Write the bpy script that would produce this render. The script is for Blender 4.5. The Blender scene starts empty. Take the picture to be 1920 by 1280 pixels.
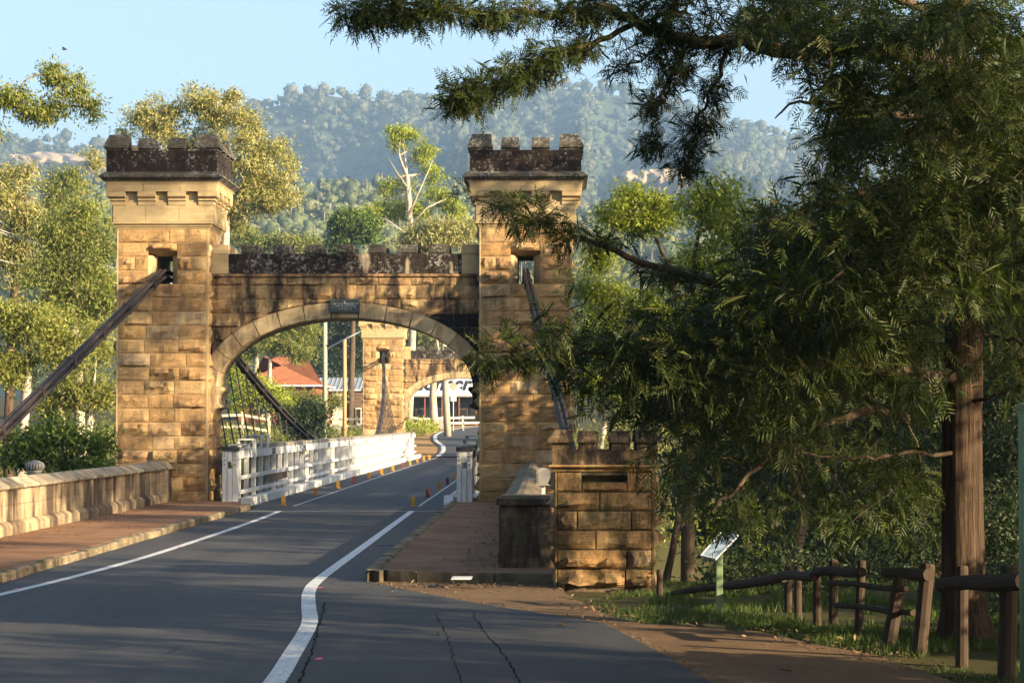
import bpy, bmesh, math, random
import numpy as np
from mathutils import Vector, Matrix, Euler
R = math.radians
scn = bpy.context.scene
col = scn.collection
rng = random.Random(11)
nr = np.random.default_rng(11)

# ------------------------------------------------------------------ camera
F = 80 / 36 * 1920                     # focal length in photograph pixels
CAM = Vector((0.0, 0.0, 2.15))
YAW = math.atan(70 / F)
PITCH = math.atan(149 / F)
cd = bpy.data.cameras.new('camera'); cam = bpy.data.objects.new('camera', cd); col.objects.link(cam)
cd.lens = 80; cd.sensor_width = 36; cd.sensor_fit = 'HORIZONTAL'
cd.clip_start = 0.1; cd.clip_end = 9000
cam.location = CAM
cam.rotation_euler = (R(90) + PITCH, 0, YAW)
scn.camera = cam
MC = Euler((R(90) + PITCH, 0, YAW)).to_matrix()

# ------------------------------------------------------------------ sky, sun, exposure
SUN_AZ, SUN_EL = 60.0, 17.0            # degrees right of straight behind the camera, height
to_sun = Vector((math.sin(R(SUN_AZ)) * math.cos(R(SUN_EL)), -math.cos(R(SUN_AZ)) * math.cos(R(SUN_EL)), math.sin(R(SUN_EL))))
w = bpy.data.worlds.new('World'); scn.world = w; w.use_nodes = True
nt = w.node_tree
sky = nt.nodes.new('ShaderNodeTexSky'); sky.sky_type = 'NISHITA'; sky.sun_disc = False
sky.sun_elevation = R(SUN_EL); sky.sun_rotation = math.atan2(to_sun.x, to_sun.y)
sky.air_density = 1.0; sky.dust_density = 4.0; sky.ozone_density = 2.0; sky.altitude = 80
bg = nt.nodes['Background']; bg.inputs['Strength'].default_value = 0.108
nt.links.new(sky.outputs[0], bg.inputs[0])
ld = bpy.data.lights.new('sun', 'SUN'); ld.energy = 5.0; ld.angle = R(0.55); ld.color = (1.0, 0.81, 0.54)
sun = bpy.data.objects.new('sun', ld); col.objects.link(sun)
sun.location = (60, -40, 60)
sun.rotation_euler = to_sun.to_track_quat('Z', 'Y').to_euler()
vs = scn.view_settings
vs.view_transform = 'Standard'; vs.look = 'None'; vs.gamma = 1.0; vs.use_curve_mapping = False
vs.exposure = 1.75
scn.render.engine = 'CYCLES'
scn.cycles.use_denoising = True
scn.cycles.max_bounces = 6; scn.cycles.diffuse_bounces = 3; scn.cycles.transmission_bounces = 4
scn.cycles.volume_bounces = 0; scn.cycles.transparent_max_bounces = 4
scn.cycles.sample_clamp_indirect = 6
HAZE = .00023                          # density of the valley air

# ------------------------------------------------------------------ helpers
def P(px, py, Y):
    d = MC @ Vector(((px - 960) / F, (640 - py) / F, -1))
    return CAM + d * (Y / d.y)
def G(px, py, z=0.0):
    d = MC @ Vector(((px - 960) / F, (640 - py) / F, -1))
    return CAM + d * ((z - CAM.z) / d.z)
def sst(a, b, x):
    t = np.clip((x - a) / (b - a), 0, 1); return t * t * (3 - 2 * t)

def hash2(i, j, s=0):
    n = (i * 374761393 + j * 668265263 + s * 974634777) & 0xFFFFFFFF
    n = ((n ^ (n >> 13)) * 1274126177) & 0xFFFFFFFF
    return ((n ^ (n >> 16)) & 0xFFFF) / 65535.0
def vnoise(x, y, s=0):
    x = np.asarray(x, float); y = np.asarray(y, float)
    i = np.floor(x).astype(np.int64); j = np.floor(y).astype(np.int64)
    fx = x - i; fy = y - j; fx = fx * fx * (3 - 2 * fx); fy = fy * fy * (3 - 2 * fy)
    a = hash2(i, j, s); b = hash2(i + 1, j, s); c = hash2(i, j + 1, s); d = hash2(i + 1, j + 1, s)
    return a + (b - a) * fx + (c - a) * fy + (a - b - c + d) * fx * fy
def fbm(x, y, s=0, o=4):
    t = 0; a = .5
    for k in range(o):
        t = t + a * vnoise(x * 2 ** k, y * 2 ** k, s + k); a *= .5
    return t

# ------------------------------------------------------------------ materials
class NT:
    def __init__(s, name):
        s.m = bpy.data.materials.new(name); s.m.use_nodes = True
        s.t = s.m.node_tree; s.b = s.t.nodes['Principled BSDF']; s.out = s.t.nodes['Material Output']
    def n(s, typ, **kw):
        nd = s.t.nodes.new(typ)
        for k, v in kw.items():
            if k.startswith('i_'):
                nd.inputs[k[2:]].default_value = v
            else: setattr(nd, k, v)
        return nd
    def l(s, a, b): s.t.links.new(a, b)
    def noise(s, vec, scale, detail=5, rough=.6, out='Fac'):
        nd = s.n('ShaderNodeTexNoise'); nd.inputs['Scale'].default_value = scale
        nd.inputs['Detail'].default_value = detail; nd.inputs['Roughness'].default_value = rough
        if vec is not None: s.l(vec, nd.inputs['Vector'])
        return nd.outputs[out]
    def ramp(s, fac, stops, interp='LINEAR'):
        nd = s.n('ShaderNodeValToRGB'); e = nd.color_ramp.elements; nd.color_ramp.interpolation = interp
        while len(e) < len(stops): e.new(.5)
        for q, (p, c) in zip(e, stops):
            q.position = p; q.color = (*c, 1) if len(c) == 3 else c
        s.l(fac, nd.inputs[0]); return nd.outputs[0]
    def mix(s, fac, a, b, mode='MIX'):
        nd = s.n('ShaderNodeMix', data_type='RGBA', blend_type=mode)
        for v, i in ((fac, 0), (a, 6), (b, 7)):
            if isinstance(v, (int, float)): nd.inputs[i].default_value = v
            elif isinstance(v, tuple): nd.inputs[i].default_value = (*v, 1)
            else: s.l(v, nd.inputs[i])
        return nd.outputs[2]
    def math(s, op, a, b=0.0):
        nd = s.n('ShaderNodeMath', operation=op)
        for v, i in ((a, 0), (b, 1)):
            if isinstance(v, (int, float)): nd.inputs[i].default_value = v
            else: s.l(v, nd.inputs[i])
        return nd.outputs[0]
    def pos(s, scale=(1, 1, 1)):
        g = s.n('ShaderNodeNewGeometry'); mp = s.n('ShaderNodeMapping')
        mp.inputs['Scale'].default_value = scale; s.l(g.outputs['Position'], mp.inputs['Vector'])
        return mp.outputs[0]
    def bump(s, h, strength=.5, dist=.02):
        b = s.n('ShaderNodeBump'); b.inputs['Strength'].default_value = strength; b.inputs['Distance'].default_value = dist
        s.l(h, b.inputs['Height']); s.l(b.outputs[0], s.b.inputs['Normal'])
    def done(s, c=None, rough=.85, spec=.25):
        if c is not None:
            if isinstance(c, tuple): s.b.inputs['Base Color'].default_value = (*c, 1)
            else: s.l(c, s.b.inputs['Base Color'])
        s.b.inputs['Roughness'].default_value = rough
        s.b.inputs['Specular IOR Level'].default_value = spec
        return s.m

def mat_stone(name, stops, stain=.3, stainc=(.05, .035, .025), bump=.9, green=0.0, streak=True, sc=(1.6, 1.6, .45)):
    k = NT(name); p = k.pos()
    oi = k.n('ShaderNodeObjectInfo')
    c = k.ramp(oi.outputs['Random'], stops)
    n1 = k.noise(p, 3.1, 6, .65)
    c = k.mix(k.math('MULTIPLY', k.ramp(n1, [(.35, (0, 0, 0)), (.7, (1, 1, 1))]), .45), c, k.mix(.75, c, (.22, .11, .04), 'MIX'))
    n3 = k.noise(k.pos((1.2, 1.2, 7)), 2.2, 4, .6)          # bedding bands of the rock
    c = k.mix(k.ramp(n3, [(.5, (0, 0, 0)), (.75, (.45, .45, .45))]), c, (.62, .46, .25))
    ns = k.noise(k.pos(sc) if streak else p, 1.5, 7, .7)
    f = k.ramp(ns, [(.5 - .28 * stain + .08, (0, 0, 0)), (.64 - .28 * stain + .12, (1, 1, 1))])
    c = k.mix(k.math('MULTIPLY', f, min(1, .35 + stain)), c, stainc)
    if green:
        ng = k.noise(p, 5, 5, .7)
        c = k.mix(k.math('MULTIPLY', k.ramp(ng, [(.52, (0, 0, 0)), (.62, (1, 1, 1))]), green), c, (.05, .065, .02))
    nb = k.noise(p, 18, 8, .7)
    k.bump(k.math('ADD', nb, k.math('MULTIPLY', k.noise(p, 60, 4, .7), .4)), bump, .03)
    return k.done(c, .92, .15)

def mat_lichen(name, dark=(.014, .010, .009), brown=(.028, .02, .017), spot=(.28, .27, .23), amt=.5, tan=None):
    k = NT(name); p = k.pos()
    n1 = k.noise(k.pos((1.5, 1.5, .6)), 1.8, 6, .7)
    c = k.mix(k.ramp(n1, [(.42, (0, 0, 0)), (.62, (1, 1, 1))]), dark, brown)
    if tan:
        n4 = k.noise(k.pos((2.2, 2.2, .5)), 1.3, 6, .7)
        c = k.mix(k.ramp(n4, [(.57, (0, 0, 0)), (.66, (1, 1, 1))]), c, tan)
    n2 = k.noise(p, 14, 6, .75)
    n3 = k.noise(p, 2.0, 3, .6)
    sp = k.math('MULTIPLY', k.ramp(n2, [(.56 - .1 * amt, (0, 0, 0)), (.64 - .1 * amt, (1, 1, 1))]), k.ramp(n3, [(.4, (.1, .1, .1)), (.65, (1, 1, 1))]))
    c = k.mix(sp, c, spot)
    k.bump(k.noise(p, 25, 7, .7), .6, .02)
    return k.done(c, .95, .1)

def mat_plain(name, c, var=.25, scale=6, rough=.7, spec=.3, bump=.2, bscale=30, bdist=.01, metallic=0, dirt=None, dirtamt=.4, stretch=(1, 1, 1), rnd=0.0):
    k = NT(name); p = k.pos(stretch)
    n = k.noise(p, scale, 6, .65)
    lo = tuple(v * (1 - var) for v in c); hi = tuple(min(1, v * (1 + var)) for v in c)
    cc = k.mix(n, lo, hi)
    if rnd:
        oi = k.n('ShaderNodeObjectInfo')
        cc = k.mix(rnd, cc, k.ramp(oi.outputs['Random'], [(0, (.45, .45, .45)), (1, (1.0, 1.0, 1.0))]), 'MULTIPLY')
    if dirt:
        nd = k.noise(k.pos((1, 1, .4)), scale * .7, 8, .75)
        cc = k.mix(k.math('MULTIPLY', k.ramp(nd, [(.45, (0, 0, 0)), (.68, (1, 1, 1))]), dirtamt), cc, dirt)
    if bump: k.bump(k.noise(p, bscale, 6, .7), bump, bdist)
    k.b.inputs['Metallic'].default_value = metallic
    return k.done(cc, rough, spec)

def mat_leaf(name, stops, transl=.3, rough=.55, patch=.35):
    k = NT(name)
    g = k.n('ShaderNodeNewGeometry')
    c = k.ramp(g.outputs['Random Per Island'], stops)
    n = k.noise(k.pos(), patch, 3, .6)
    c = k.mix(k.ramp(n, [(.35, (.7, .7, .7)), (.65, (1.25, 1.25, 1.25))]), (0, 0, 0), c) if False else k.mix(1.0, c, k.ramp(n, [(.35, (.65, .68, .7)), (.66, (1.0, 1.0, 1.0))]), 'MULTIPLY')
    k.done(c, rough, .25)
    tr = k.n('ShaderNodeBsdfTranslucent'); k.l(k.mix(1.0, c, (1.25, 1.35, .6), 'MULTIPLY'), tr.inputs['Color'])
    ms = k.n('ShaderNodeMixShader'); ms.inputs[0].default_value = transl
    k.l(k.b.outputs[0], ms.inputs[1]); k.l(tr.outputs[0], ms.inputs[2]); k.l(ms.outputs[0], k.out.inputs[0])
    return k.m

M = {}
SAND = [(0, (.25, .145, .062)), (.2, (.40, .25, .105)), (.4, (.33, .195, .085)), (.6, (.46, .31, .145)), (.8, (.36, .20, .075)), (.92, (.47, .35, .2)), (1, (.24, .12, .055))]
M['stone'] = mat_stone('rock_faced_sandstone', SAND, .36, (.085, .055, .035))
M['stone_arch'] = mat_stone('stained_sandstone', [(0, (.34, .22, .10)), (.5, (.42, .29, .14)), (1, (.30, .18, .08))], .62, (.03, .022, .018))
M['voussoir'] = mat_stone('voussoir_sandstone', [(0, (.34, .265, .15)), (1, (.44, .35, .2))], .45, (.09, .06, .04), .25)
M['ashlar'] = mat_stone('dressed_sandstone', [(0, (.36, .275, .15)), (.5, (.40, .31, .17)), (1, (.34, .25, .125))], .08, (.10, .07, .05), .18)
M['mortar'] = mat_plain('mortar', (.42, .32, .18), .3, 9)
M['lichen'] = mat_lichen('lichen_blackened_stone', amt=.1)
M['lichen_arch'] = mat_lichen('lichen_streaked_stone', amt=.5, tan=(.3, .24, .16))
M['lichen_cap'] = mat_lichen('lichen_capstone', dark=(.04, .035, .028), brown=(.075, .062, .045), spot=(.24, .235, .2), amt=.7)
M['stone_turret'] = mat_stone('mossy_sandstone', SAND, .52, (.045, .032, .02), 1.0, green=.5)
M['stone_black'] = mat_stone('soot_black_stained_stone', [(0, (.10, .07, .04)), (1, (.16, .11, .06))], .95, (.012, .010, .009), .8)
M['turret_top'] = mat_stone('blackened_turret_stone', [(0, (.16, .11, .06)), (1, (.22, .15, .08))], .75, (.02, .016, .013), .8)
M['hill_ground'] = mat_plain('forest_floor', (.05, .06, .028), .5, .03, .95, .05, 0)
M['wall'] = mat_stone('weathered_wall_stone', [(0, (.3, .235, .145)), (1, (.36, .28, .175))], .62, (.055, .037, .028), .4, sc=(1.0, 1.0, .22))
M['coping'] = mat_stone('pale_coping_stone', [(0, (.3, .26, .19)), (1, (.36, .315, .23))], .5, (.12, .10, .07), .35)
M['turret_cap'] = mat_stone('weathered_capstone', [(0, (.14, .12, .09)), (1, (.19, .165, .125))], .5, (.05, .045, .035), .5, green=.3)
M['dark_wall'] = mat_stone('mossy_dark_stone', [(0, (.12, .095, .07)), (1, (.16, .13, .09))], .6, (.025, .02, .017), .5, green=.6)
M['kerb'] = mat_stone('kerb_stone', [(0, (.16, .13, .09)), (1, (.23, .185, .125))], .55, (.07, .06, .04), .5, green=.2)
M['white'] = mat_plain('weathered_white_paint', (.52, .52, .5), .08, 5, .6, .3, .3, 40, .004, dirt=(.22, .19, .15), dirtamt=.55)
M['shade_grey'] = mat_plain('shade_grey_board', (.2, .205, .21), .15, 4, .65, .25, .3, 30, .004, dirt=(.12, .11, .1), dirtamt=.5, rnd=.55)  # grey stands in for shade on the truss panels; bolt heads share it
M['blackiron'] = mat_plain('black_iron', (.025, .024, .024), .4, 10, .6, .4)
M['cable'] = mat_plain('rusted_wire_rope', (.026, .02, .018), .5, 12, .6, .3, .6, 90, .006, dirt=(.08, .06, .048), dirtamt=.35)
M['capblock'] = mat_plain('grey_timber_cap', (.22, .2, .17), .3, 7, .85, .2, .3, 30, .004, rnd=.5)
M['browntimber'] = mat_plain('brown_weathered_timber', (.13, .085, .06), .4, 5, .85, .2, .4, 30, .006, stretch=(1, 1, 4))
M['logwood'] = mat_plain('log_timber', (.055, .038, .026), .45, 5, .9, .15, .6, 25, .01, stretch=(4, 4, 1))
M['paint'] = None
def asphalt(name, c, seed):
    k = NT(name); p = k.pos()
    n1 = k.noise(p, .45, 6, .65); n2 = k.noise(p, 60, 4, .8); n3 = k.noise(k.pos((2.2, .1, 1)), 1.0, 5, .65); n4 = k.noise(k.pos((1, .35, 1)), 3.5, 7, .75)
    cc = k.mix(n1, tuple(v * .6 for v in c), tuple(v * 1.5 for v in c))
    cc = k.mix(k.ramp(n3, [(.42, (0, 0, 0)), (.62, (.6, .6, .6))]), cc, tuple(v * 1.75 for v in c))       # wheel-polished bands
    cc = k.mix(k.ramp(n4, [(.56, (0, 0, 0)), (.68, (.6, .6, .6))]), cc, tuple(v * .5 for v in c))          # oil and tar stains
    cc = k.mix(k.ramp(n2, [(.5, (0, 0, 0)), (.72, (.75, .75, .75))]), cc, (c[0] * 3.6, c[1] * 3.4, c[2] * 3.1))  # pale aggregate
    vo = k.n('ShaderNodeTexVoronoi', feature='DISTANCE_TO_EDGE'); vo.inputs['Scale'].default_value = .42
    wv = k.n('ShaderNodeMix', data_type='VECTOR'); wv.inputs[0].default_value = .25
    nz = k.n('ShaderNodeTexNoise'); nz.inputs['Scale'].default_value = 1.7; nz.inputs['Detail'].default_value = 5
    k.l(p, nz.inputs['Vector']); k.l(p, wv.inputs[4]); k.l(nz.outputs['Color'], wv.inputs[5]); k.l(wv.outputs[1], vo.inputs['Vector'])
    ck = k.math('MULTIPLY', k.ramp(vo.outputs['Distance'], [(.0, (1, 1, 1)), (.012, (0, 0, 0))]), k.ramp(n1, [(.5, (0, 0, 0)), (.6, (.85, .85, .85))]))
    cc = k.mix(ck, cc, (.008, .008, .008))
    k.bump(n2, .8, .008)
    return k.done(cc, .75, .35)
M['asphalt'] = asphalt('asphalt', (.031, .0298, .0286), 0)
M['asphalt2'] = asphalt('patched_asphalt', (.024, .0225, .021), 1)
def linepaint():
    k = NT('road_line_paint'); p = k.pos()
    n = k.noise(p, 16, 8, .8); n2 = k.noise(p, 1.2, 3)
    c = k.mix(k.ramp(n, [(.45, (0, 0, 0)), (.66, (.85, .85, .85))]), k.mix(n2, (.5, .51, .49), (.66, .67, .65)), (.1, .1, .1))
    return k.done(c, .6, .35)
M['paint'] = linepaint()
def dirt(name, a, b, c3):
    k = NT(name); p = k.pos()
    n1 = k.noise(p, .8, 7, .7); n2 = k.noise(p, 26, 6, .8)
    c = k.mix(k.ramp(n1, [(.35, (0, 0, 0)), (.65, (1, 1, 1))]), a, b)
    c = k.mix(k.ramp(n2, [(.52, (0, 0, 0)), (.7, (.8, .8, .8))]), c, c3)
    k.bump(n2, .8, .02)
    return k.done(c, .95, .1)
M['footpath'] = dirt('red_gravel', (.17, .085, .046), (.28, .16, .088), (.085, .05, .034))
M['path'] = dirt('sandy_brown_path', (.12, .076, .042), (.17, .11, .06), (.07, .045, .03))
M['ground'] = dirt('grassy_earth', (.06, .052, .02), (.045, .048, .015), (.10, .068, .032))
M['verge'] = dirt('red_verge_earth', (.34, .18, .08), (.30, .2, .08), (.2, .13, .05))
M['bark'] = None
def bark(name, a, b, sx, dist):
    k = NT(name)
    n = k.noise(k.pos((sx, sx, .5)), 3.2, 7, .7); n2 = k.noise(k.pos(), 1.2, 4, .6)
    c = k.mix(k.ramp(n, [(.36, (0, 0, 0)), (.62, (1, 1, 1))]), a, b)
    c = k.mix(k.math('MULTIPLY', n2, .4), c, tuple(v * .55 for v in b))
    k.bump(n, 1.0, dist)
    return k.done(c, .92, .12)
M['bark'] = bark('furrowed_brown_bark', (.022, .015, .011), (.14, .09, .058), 9, .09)
M['bark_pale'] = bark('pale_gum_bark', (.26, .21, .155), (.44, .38, .3), 2, .02)
M['bark_dark'] = bark('dark_branch_bark', (.05, .035, .025), (.12, .085, .055), 4, .02)
M['leaf_silky'] = mat_leaf('silky_oak_leaf', [(0, (.024, .038, .006)), (.5, (.045, .065, .010)), (.9, (.075, .095, .017)), (1, (.13, .1, .033))], .32)
M['leaf_gum'] = mat_leaf('gum_leaf', [(0, (.12, .15, .028)), (.5, (.19, .22, .045)), (.85, (.28, .28, .07)), (1, (.28, .2, .08))], .3)
M['leaf_gold'] = mat_leaf('golden_gum_leaf', [(0, (.19, .2, .055)), (.5, (.29, .275, .09)), (.85, (.4, .36, .14)), (1, (.36, .23, .11))], .3)
M['leaf_bright'] = mat_leaf('bright_gum_leaf', [(0, (.16, .2, .022)), (.5, (.26, .3, .03)), (1, (.38, .4, .06))], .35)
M['leaf_dark'] = mat_leaf('dark_evergreen_leaf', [(0, (.02, .034, .010)), (.6, (.034, .052, .015)), (1, (.06, .078, .022))], .28)
M['leaf_green'] = mat_leaf('broad_green_leaf', [(0, (.055, .095, .014)), (.6, (.09, .145, .022)), (1, (.16, .21, .045))], .3)
M['leaf_scrub'] = mat_leaf('scrub_leaf', [(0, (.15, .17, .03)), (.5, (.22, .23, .045)), (.9, (.3, .28, .07)), (1, (.3, .2, .08))], .35, patch=.6)
M['leaf_hill'] = mat_leaf('hill_forest_leaf', [(0, (.03, .042, .02)), (.5, (.06, .07, .032)), (.9, (.11, .108, .055)), (1, (.16, .13, .075))], .15, patch=.02)
M['leaf_foot'] = mat_leaf('foothill_leaf', [(0, (.08, .1, .035)), (.5, (.13, .15, .05)), (.9, (.19, .19, .075)), (1, (.23, .19, .09))], .15, patch=.03)
M['grass'] = mat_leaf('grass_blade', [(0, (.04, .08, .015)), (.6, (.075, .125, .02)), (1, (.17, .15, .05))], .3, patch=.8)
M['litter'] = mat_leaf('dry_leaf', [(0, (.12, .065, .03)), (.6, (.2, .12, .06)), (1, (.32, .2, .11))], .1)
M['cliff'] = mat_stone('cliff_rock', [(0, (.3, .22, .15)), (1, (.36, .27, .19))], .6, (.2, .16, .1), .8)
M['red_roof'] = mat_plain('red_tile_roof', (.3, .115, .055), .25, 3, .8, .2)
M['grey_roof'] = mat_plain('grey_iron_roof', (.24, .26, .28), .15, 2, .5, .4)
M['brick'] = mat_plain('red_brick_wall', (.22, .08, .045), .3, 5, .9, .1)
M['cream'] = mat_plain('cream_wall', (.6, .52, .4), .1, 3)
M['darkglass'] = mat_plain('dark_opening', (.02, .02, .02), .2, 3, .3, .4)
M['signwhite'] = mat_plain('white_sheet_roof', (.62, .64, .66), .08, 3, .5, .3)
M['ink'] = mat_plain('black_lettering', (.02, .022, .026), .1, 3, .6)
M['pole_grey'] = mat_plain('grey_pole_timber', (.28, .29, .2), .25, 4, .9, .1, .4, 20, .01, stretch=(3, 3, .5))
M['pole_brown'] = mat_plain('brown_pole_timber', (.38, .24, .13), .25, 4, .9, .1, .4, 20, .01, stretch=(3, 3, .5))
M['galv'] = mat_plain('galvanised_steel', (.48, .48, .46), .12, 4, .5, .4)
M['fence_white'] = mat_plain('pale_fence_timber', (.5, .44, .32), .2, 4)
M['yellow'] = mat_plain('yellow_plastic', (.45, .22, .02), .15, 5, .5, .4, dirt=(.12, .07, .03), dirtamt=.4)
M['red'] = mat_plain('dark_red_plastic', (.16, .03, .022), .2, 5, .5, .4)
M['pink'] = mat_plain('pink_spray_paint', (.6, .1, .14), .2, 30, .8)
M['greenpost'] = mat_plain('pale_green_paint', (.17, .23, .12), .15, 5, .6, .3)
M['panel'] = mat_plain('blue_white_panel', (.34, .42, .48), .1, 3, .25, .5, 0)
M['panelink'] = mat_plain('panel_print', (.11, .16, .2), .2, 12, .3, .4, 0)
M['metalwhite'] = mat_plain('white_metal', (.32, .30, .26), .12, 8, .45, .4, dirt=(.2, .14, .08), dirtamt=.3)
M['wire'] = mat_plain('overhead_wire', (.35, .33, .29), .1, 3, .5)
M['plaque'] = mat_plain('bronze_plaque', (.05, .06, .055), .3, 12, .4, .5)
M['plaquetext'] = mat_plain('plaque_letters', (.42, .42, .38), .3, 40, .5, .3)
M['crack'] = mat_plain('asphalt_crack', (.017, .016, .015), .3, 20, .98, .02)  # plain matte dark tone of the road cracks
M['birdmat'] = mat_plain('dark_feather', (.03, .03, .035), .1, 3)

# ------------------------------------------------------------------ object helpers
def tag(o, label=None, cat=None, group=None, kind=None):
    if label: o['label'] = label
    if cat: o['category'] = cat
    if group: o['group'] = group
    if kind: o['kind'] = kind
    return o
def thing(name, label, cat, loc=(0, 0, 0), group=None):
    o = bpy.data.objects.new(name, None); col.objects.link(o); o.location = loc
    o.empty_display_size = .3
    return tag(o, label, cat, group)
def wloc(o):
    v = Vector((0, 0, 0))
    while o: v += o.location; o = o.parent
    return v
def place(name, mesh, parent=None, loc=(0, 0, 0), rz=0.0):
    o = bpy.data.objects.new(name, mesh); col.objects.link(o)
    o.location = loc; o.rotation_euler = (0, 0, rz)
    if parent: o.parent = parent
    return o
def copy_tree(o, parent=None):
    kids = list(o.children)
    c = o.copy(); col.objects.link(c); c.parent = parent
    for ch in kids: copy_tree(ch, c)
    return c
class MB:
    def __init__(s): s.v = []; s.f = []
    def add(s, vs, fs):
        k = len(s.v); s.v += [tuple(q) for q in vs]; s.f += [tuple(i + k for i in q) for q in fs]; return s
    def box(s, x0, x1, y0, y1, z0, z1):
        return s.add([(x0, y0, z0), (x1, y0, z0), (x1, y1, z0), (x0, y1, z0), (x0, y0, z1), (x1, y0, z1), (x1, y1, z1), (x0, y1, z1)],
                     [(3, 2, 1, 0), (4, 5, 6, 7), (0, 1, 5, 4), (1, 2, 6, 5), (2, 3, 7, 6), (3, 0, 4, 7)])
    def bevbox(s, x0, x1, y0, y1, z0, z1, b=.01):
        # box with chamfered vertical and top edges
        def ring(i, z): return [(x0 + i + b, y0 + i, z), (x1 - i - b, y0 + i, z), (x1 - i, y0 + i + b, z), (x1 - i, y1 - i - b, z), (x1 - i - b, y1 - i, z), (x0 + i + b, y1 - i, z), (x0 + i, y1 - i - b, z), (x0 + i, y0 + i + b, z)]
        return s.loft([ring(0, z0), ring(0, z1 - b), ring(b, z1)], True)
    def frus(s, a, z0, b, z1):
        # a, b = (x0,x1,y0,y1)
        return s.add([(a[0], a[2], z0), (a[1], a[2], z0), (a[1], a[3], z0), (a[0], a[3], z0), (b[0], b[2], z1), (b[1], b[2], z1), (b[1], b[3], z1), (b[0], b[3], z1)],
                     [(3, 2, 1, 0), (4, 5, 6, 7), (0, 1, 5, 4), (1, 2, 6, 5), (2, 3, 7, 6), (3, 0, 4, 7)])
    def loft(s, rings, cap=True):
        n = len(rings[0]); vs = [p for r in rings for p in r]; fs = []
        for k in range(len(rings) - 1):
            for i in range(n):
                j = (i + 1) % n
                fs.append((k * n + i, k * n + j, (k + 1) * n + j, (k + 1) * n + i))
        if cap: fs.append(tuple(range(n - 1, -1, -1))); fs.append(tuple((len(rings) - 1) * n + i for i in range(n)))
        return s.add(vs, fs)
    def prism(s, poly, axis, a, b):
        # poly in the two other axes (order x,y,z without axis), extruded from a to b
        def pt(q, t):
            if axis == 'x': return (t, q[0], q[1])
            if axis == 'y': return (q[0], t, q[1])
            return (q[0], q[1], t)
        return s.loft([[pt(q, a) for q in poly], [pt(q, b) for q in poly]])
    def tube(s, path, rad, n=6, cap=True):
        path = [Vector(p) for p in path]
        if not hasattr(rad, '__len__'): rad = [rad] * len(path)
        rings = []; up = Vector((0.13, .21, 1)).normalized()
        for i, p in enumerate(path):
            d = (path[min(i + 1, len(path) - 1)] - path[max(i - 1, 0)])
            d = d.normalized() if d.length > 1e-9 else Vector((0, 0, 1))
            if abs(d.dot(up)) > .97: up = Vector((1, .2, .1)).normalized()
            a = d.cross(up).normalized(); b = d.cross(a).normalized()
            rings.append([p + (a * math.cos(2 * math.pi * k / n) + b * math.sin(2 * math.pi * k / n)) * rad[i] for k in range(n)])
        return s.loft(rings, cap)
    def lathe(s, prof, n, c=(0, 0, 0)):
        rings = [[(c[0] + r * math.cos(2 * math.pi * k / n), c[1] + r * math.sin(2 * math.pi * k / n), c[2] + z) for k in range(n)] for r, z in prof]
        return s.loft(rings)
    def obb(s, c, ax, ay, az):
        c, ax, ay, az = map(Vector, (c, ax, ay, az))
        vs = [c + ax * i + ay * j + az * k for k in (-1, 1) for i, j in ((-1, -1), (1, -1), (1, 1), (-1, 1))]
        return s.add(vs, [(3, 2, 1, 0), (4, 5, 6, 7), (0, 1, 5, 4), (1, 2, 6, 5), (2, 3, 7, 6), (3, 0, 4, 7)])
    def mesh(s, name, mat, off=(0, 0, 0), smooth=False):
        me = bpy.data.meshes.new(name)
        off = Vector(off)
        me.from_pydata([tuple(Vector(p) - off) for p in s.v], [], s.f)
        bm = bmesh.new(); bm.from_mesh(me); bmesh.ops.recalc_face_normals(bm, faces=bm.faces); bm.to_mesh(me); bm.free()
        me.materials.append(mat)
        if smooth: me.polygons.foreach_set('use_smooth', [True] * len(me.polygons))
        return me
    def build(s, name, mat, parent=None, smooth=False, origin=None):
        # verts in world space (parents unrotated); the object sits at its own base
        wp = wloc(parent)
        if origin is None: origin = wp if parent else Vector((0, 0, 0))
        me = s.mesh(name, mat, origin, smooth)
        return place(name, me, parent, Vector(origin) - wp)
    def base_build(s, name, mat, parent=None, smooth=False):
        xs, ys, zs = zip(*s.v)
        return s.build(name, mat, parent, smooth, Vector(((min(xs) + max(xs)) / 2, (min(ys) + max(ys)) / 2, min(zs))))

def fast_mesh(name, V, nv, mat, tint=None, smooth=False):
    # V: (n*nv,3) vertices forming n separate polygons of nv corners
    V = np.asarray(V, np.float32).reshape(-1, 3); n = len(V) // nv
    me = bpy.data.meshes.new(name)
    me.vertices.add(len(V)); me.vertices.foreach_set('co', V.ravel())
    me.loops.add(n * nv); me.loops.foreach_set('vertex_index', np.arange(n * nv, dtype=np.int32))
    me.polygons.add(n); me.polygons.foreach_set('loop_start', np.arange(0, n * nv, nv, dtype=np.int32))
    me.update(calc_edges=True); me.materials.append(mat)
    return me
def grid_mesh(name, X, Y, Z, mat, smooth=True):
    r, c = X.shape
    V = np.stack([X, Y, Z], -1).reshape(-1, 3)
    i = np.arange(r * c).reshape(r, c)
    q = np.stack([i[:-1, :-1], i[:-1, 1:], i[1:, 1:], i[1:, :-1]], -1).reshape(-1, 4)
    me = bpy.data.meshes.new(name)
    me.vertices.add(len(V)); me.vertices.foreach_set('co', V.astype(np.float32).ravel())
    me.loops.add(q.size); me.loops.foreach_set('vertex_index', q.astype(np.int32).ravel())
    me.polygons.add(len(q)); me.polygons.foreach_set('loop_start', np.arange(0, q.size, 4, dtype=np.int32))
    if smooth: me.polygons.foreach_set('use_smooth', np.ones(len(q), bool))
    me.update(calc_edges=True); me.materials.append(mat)
    return me
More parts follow.
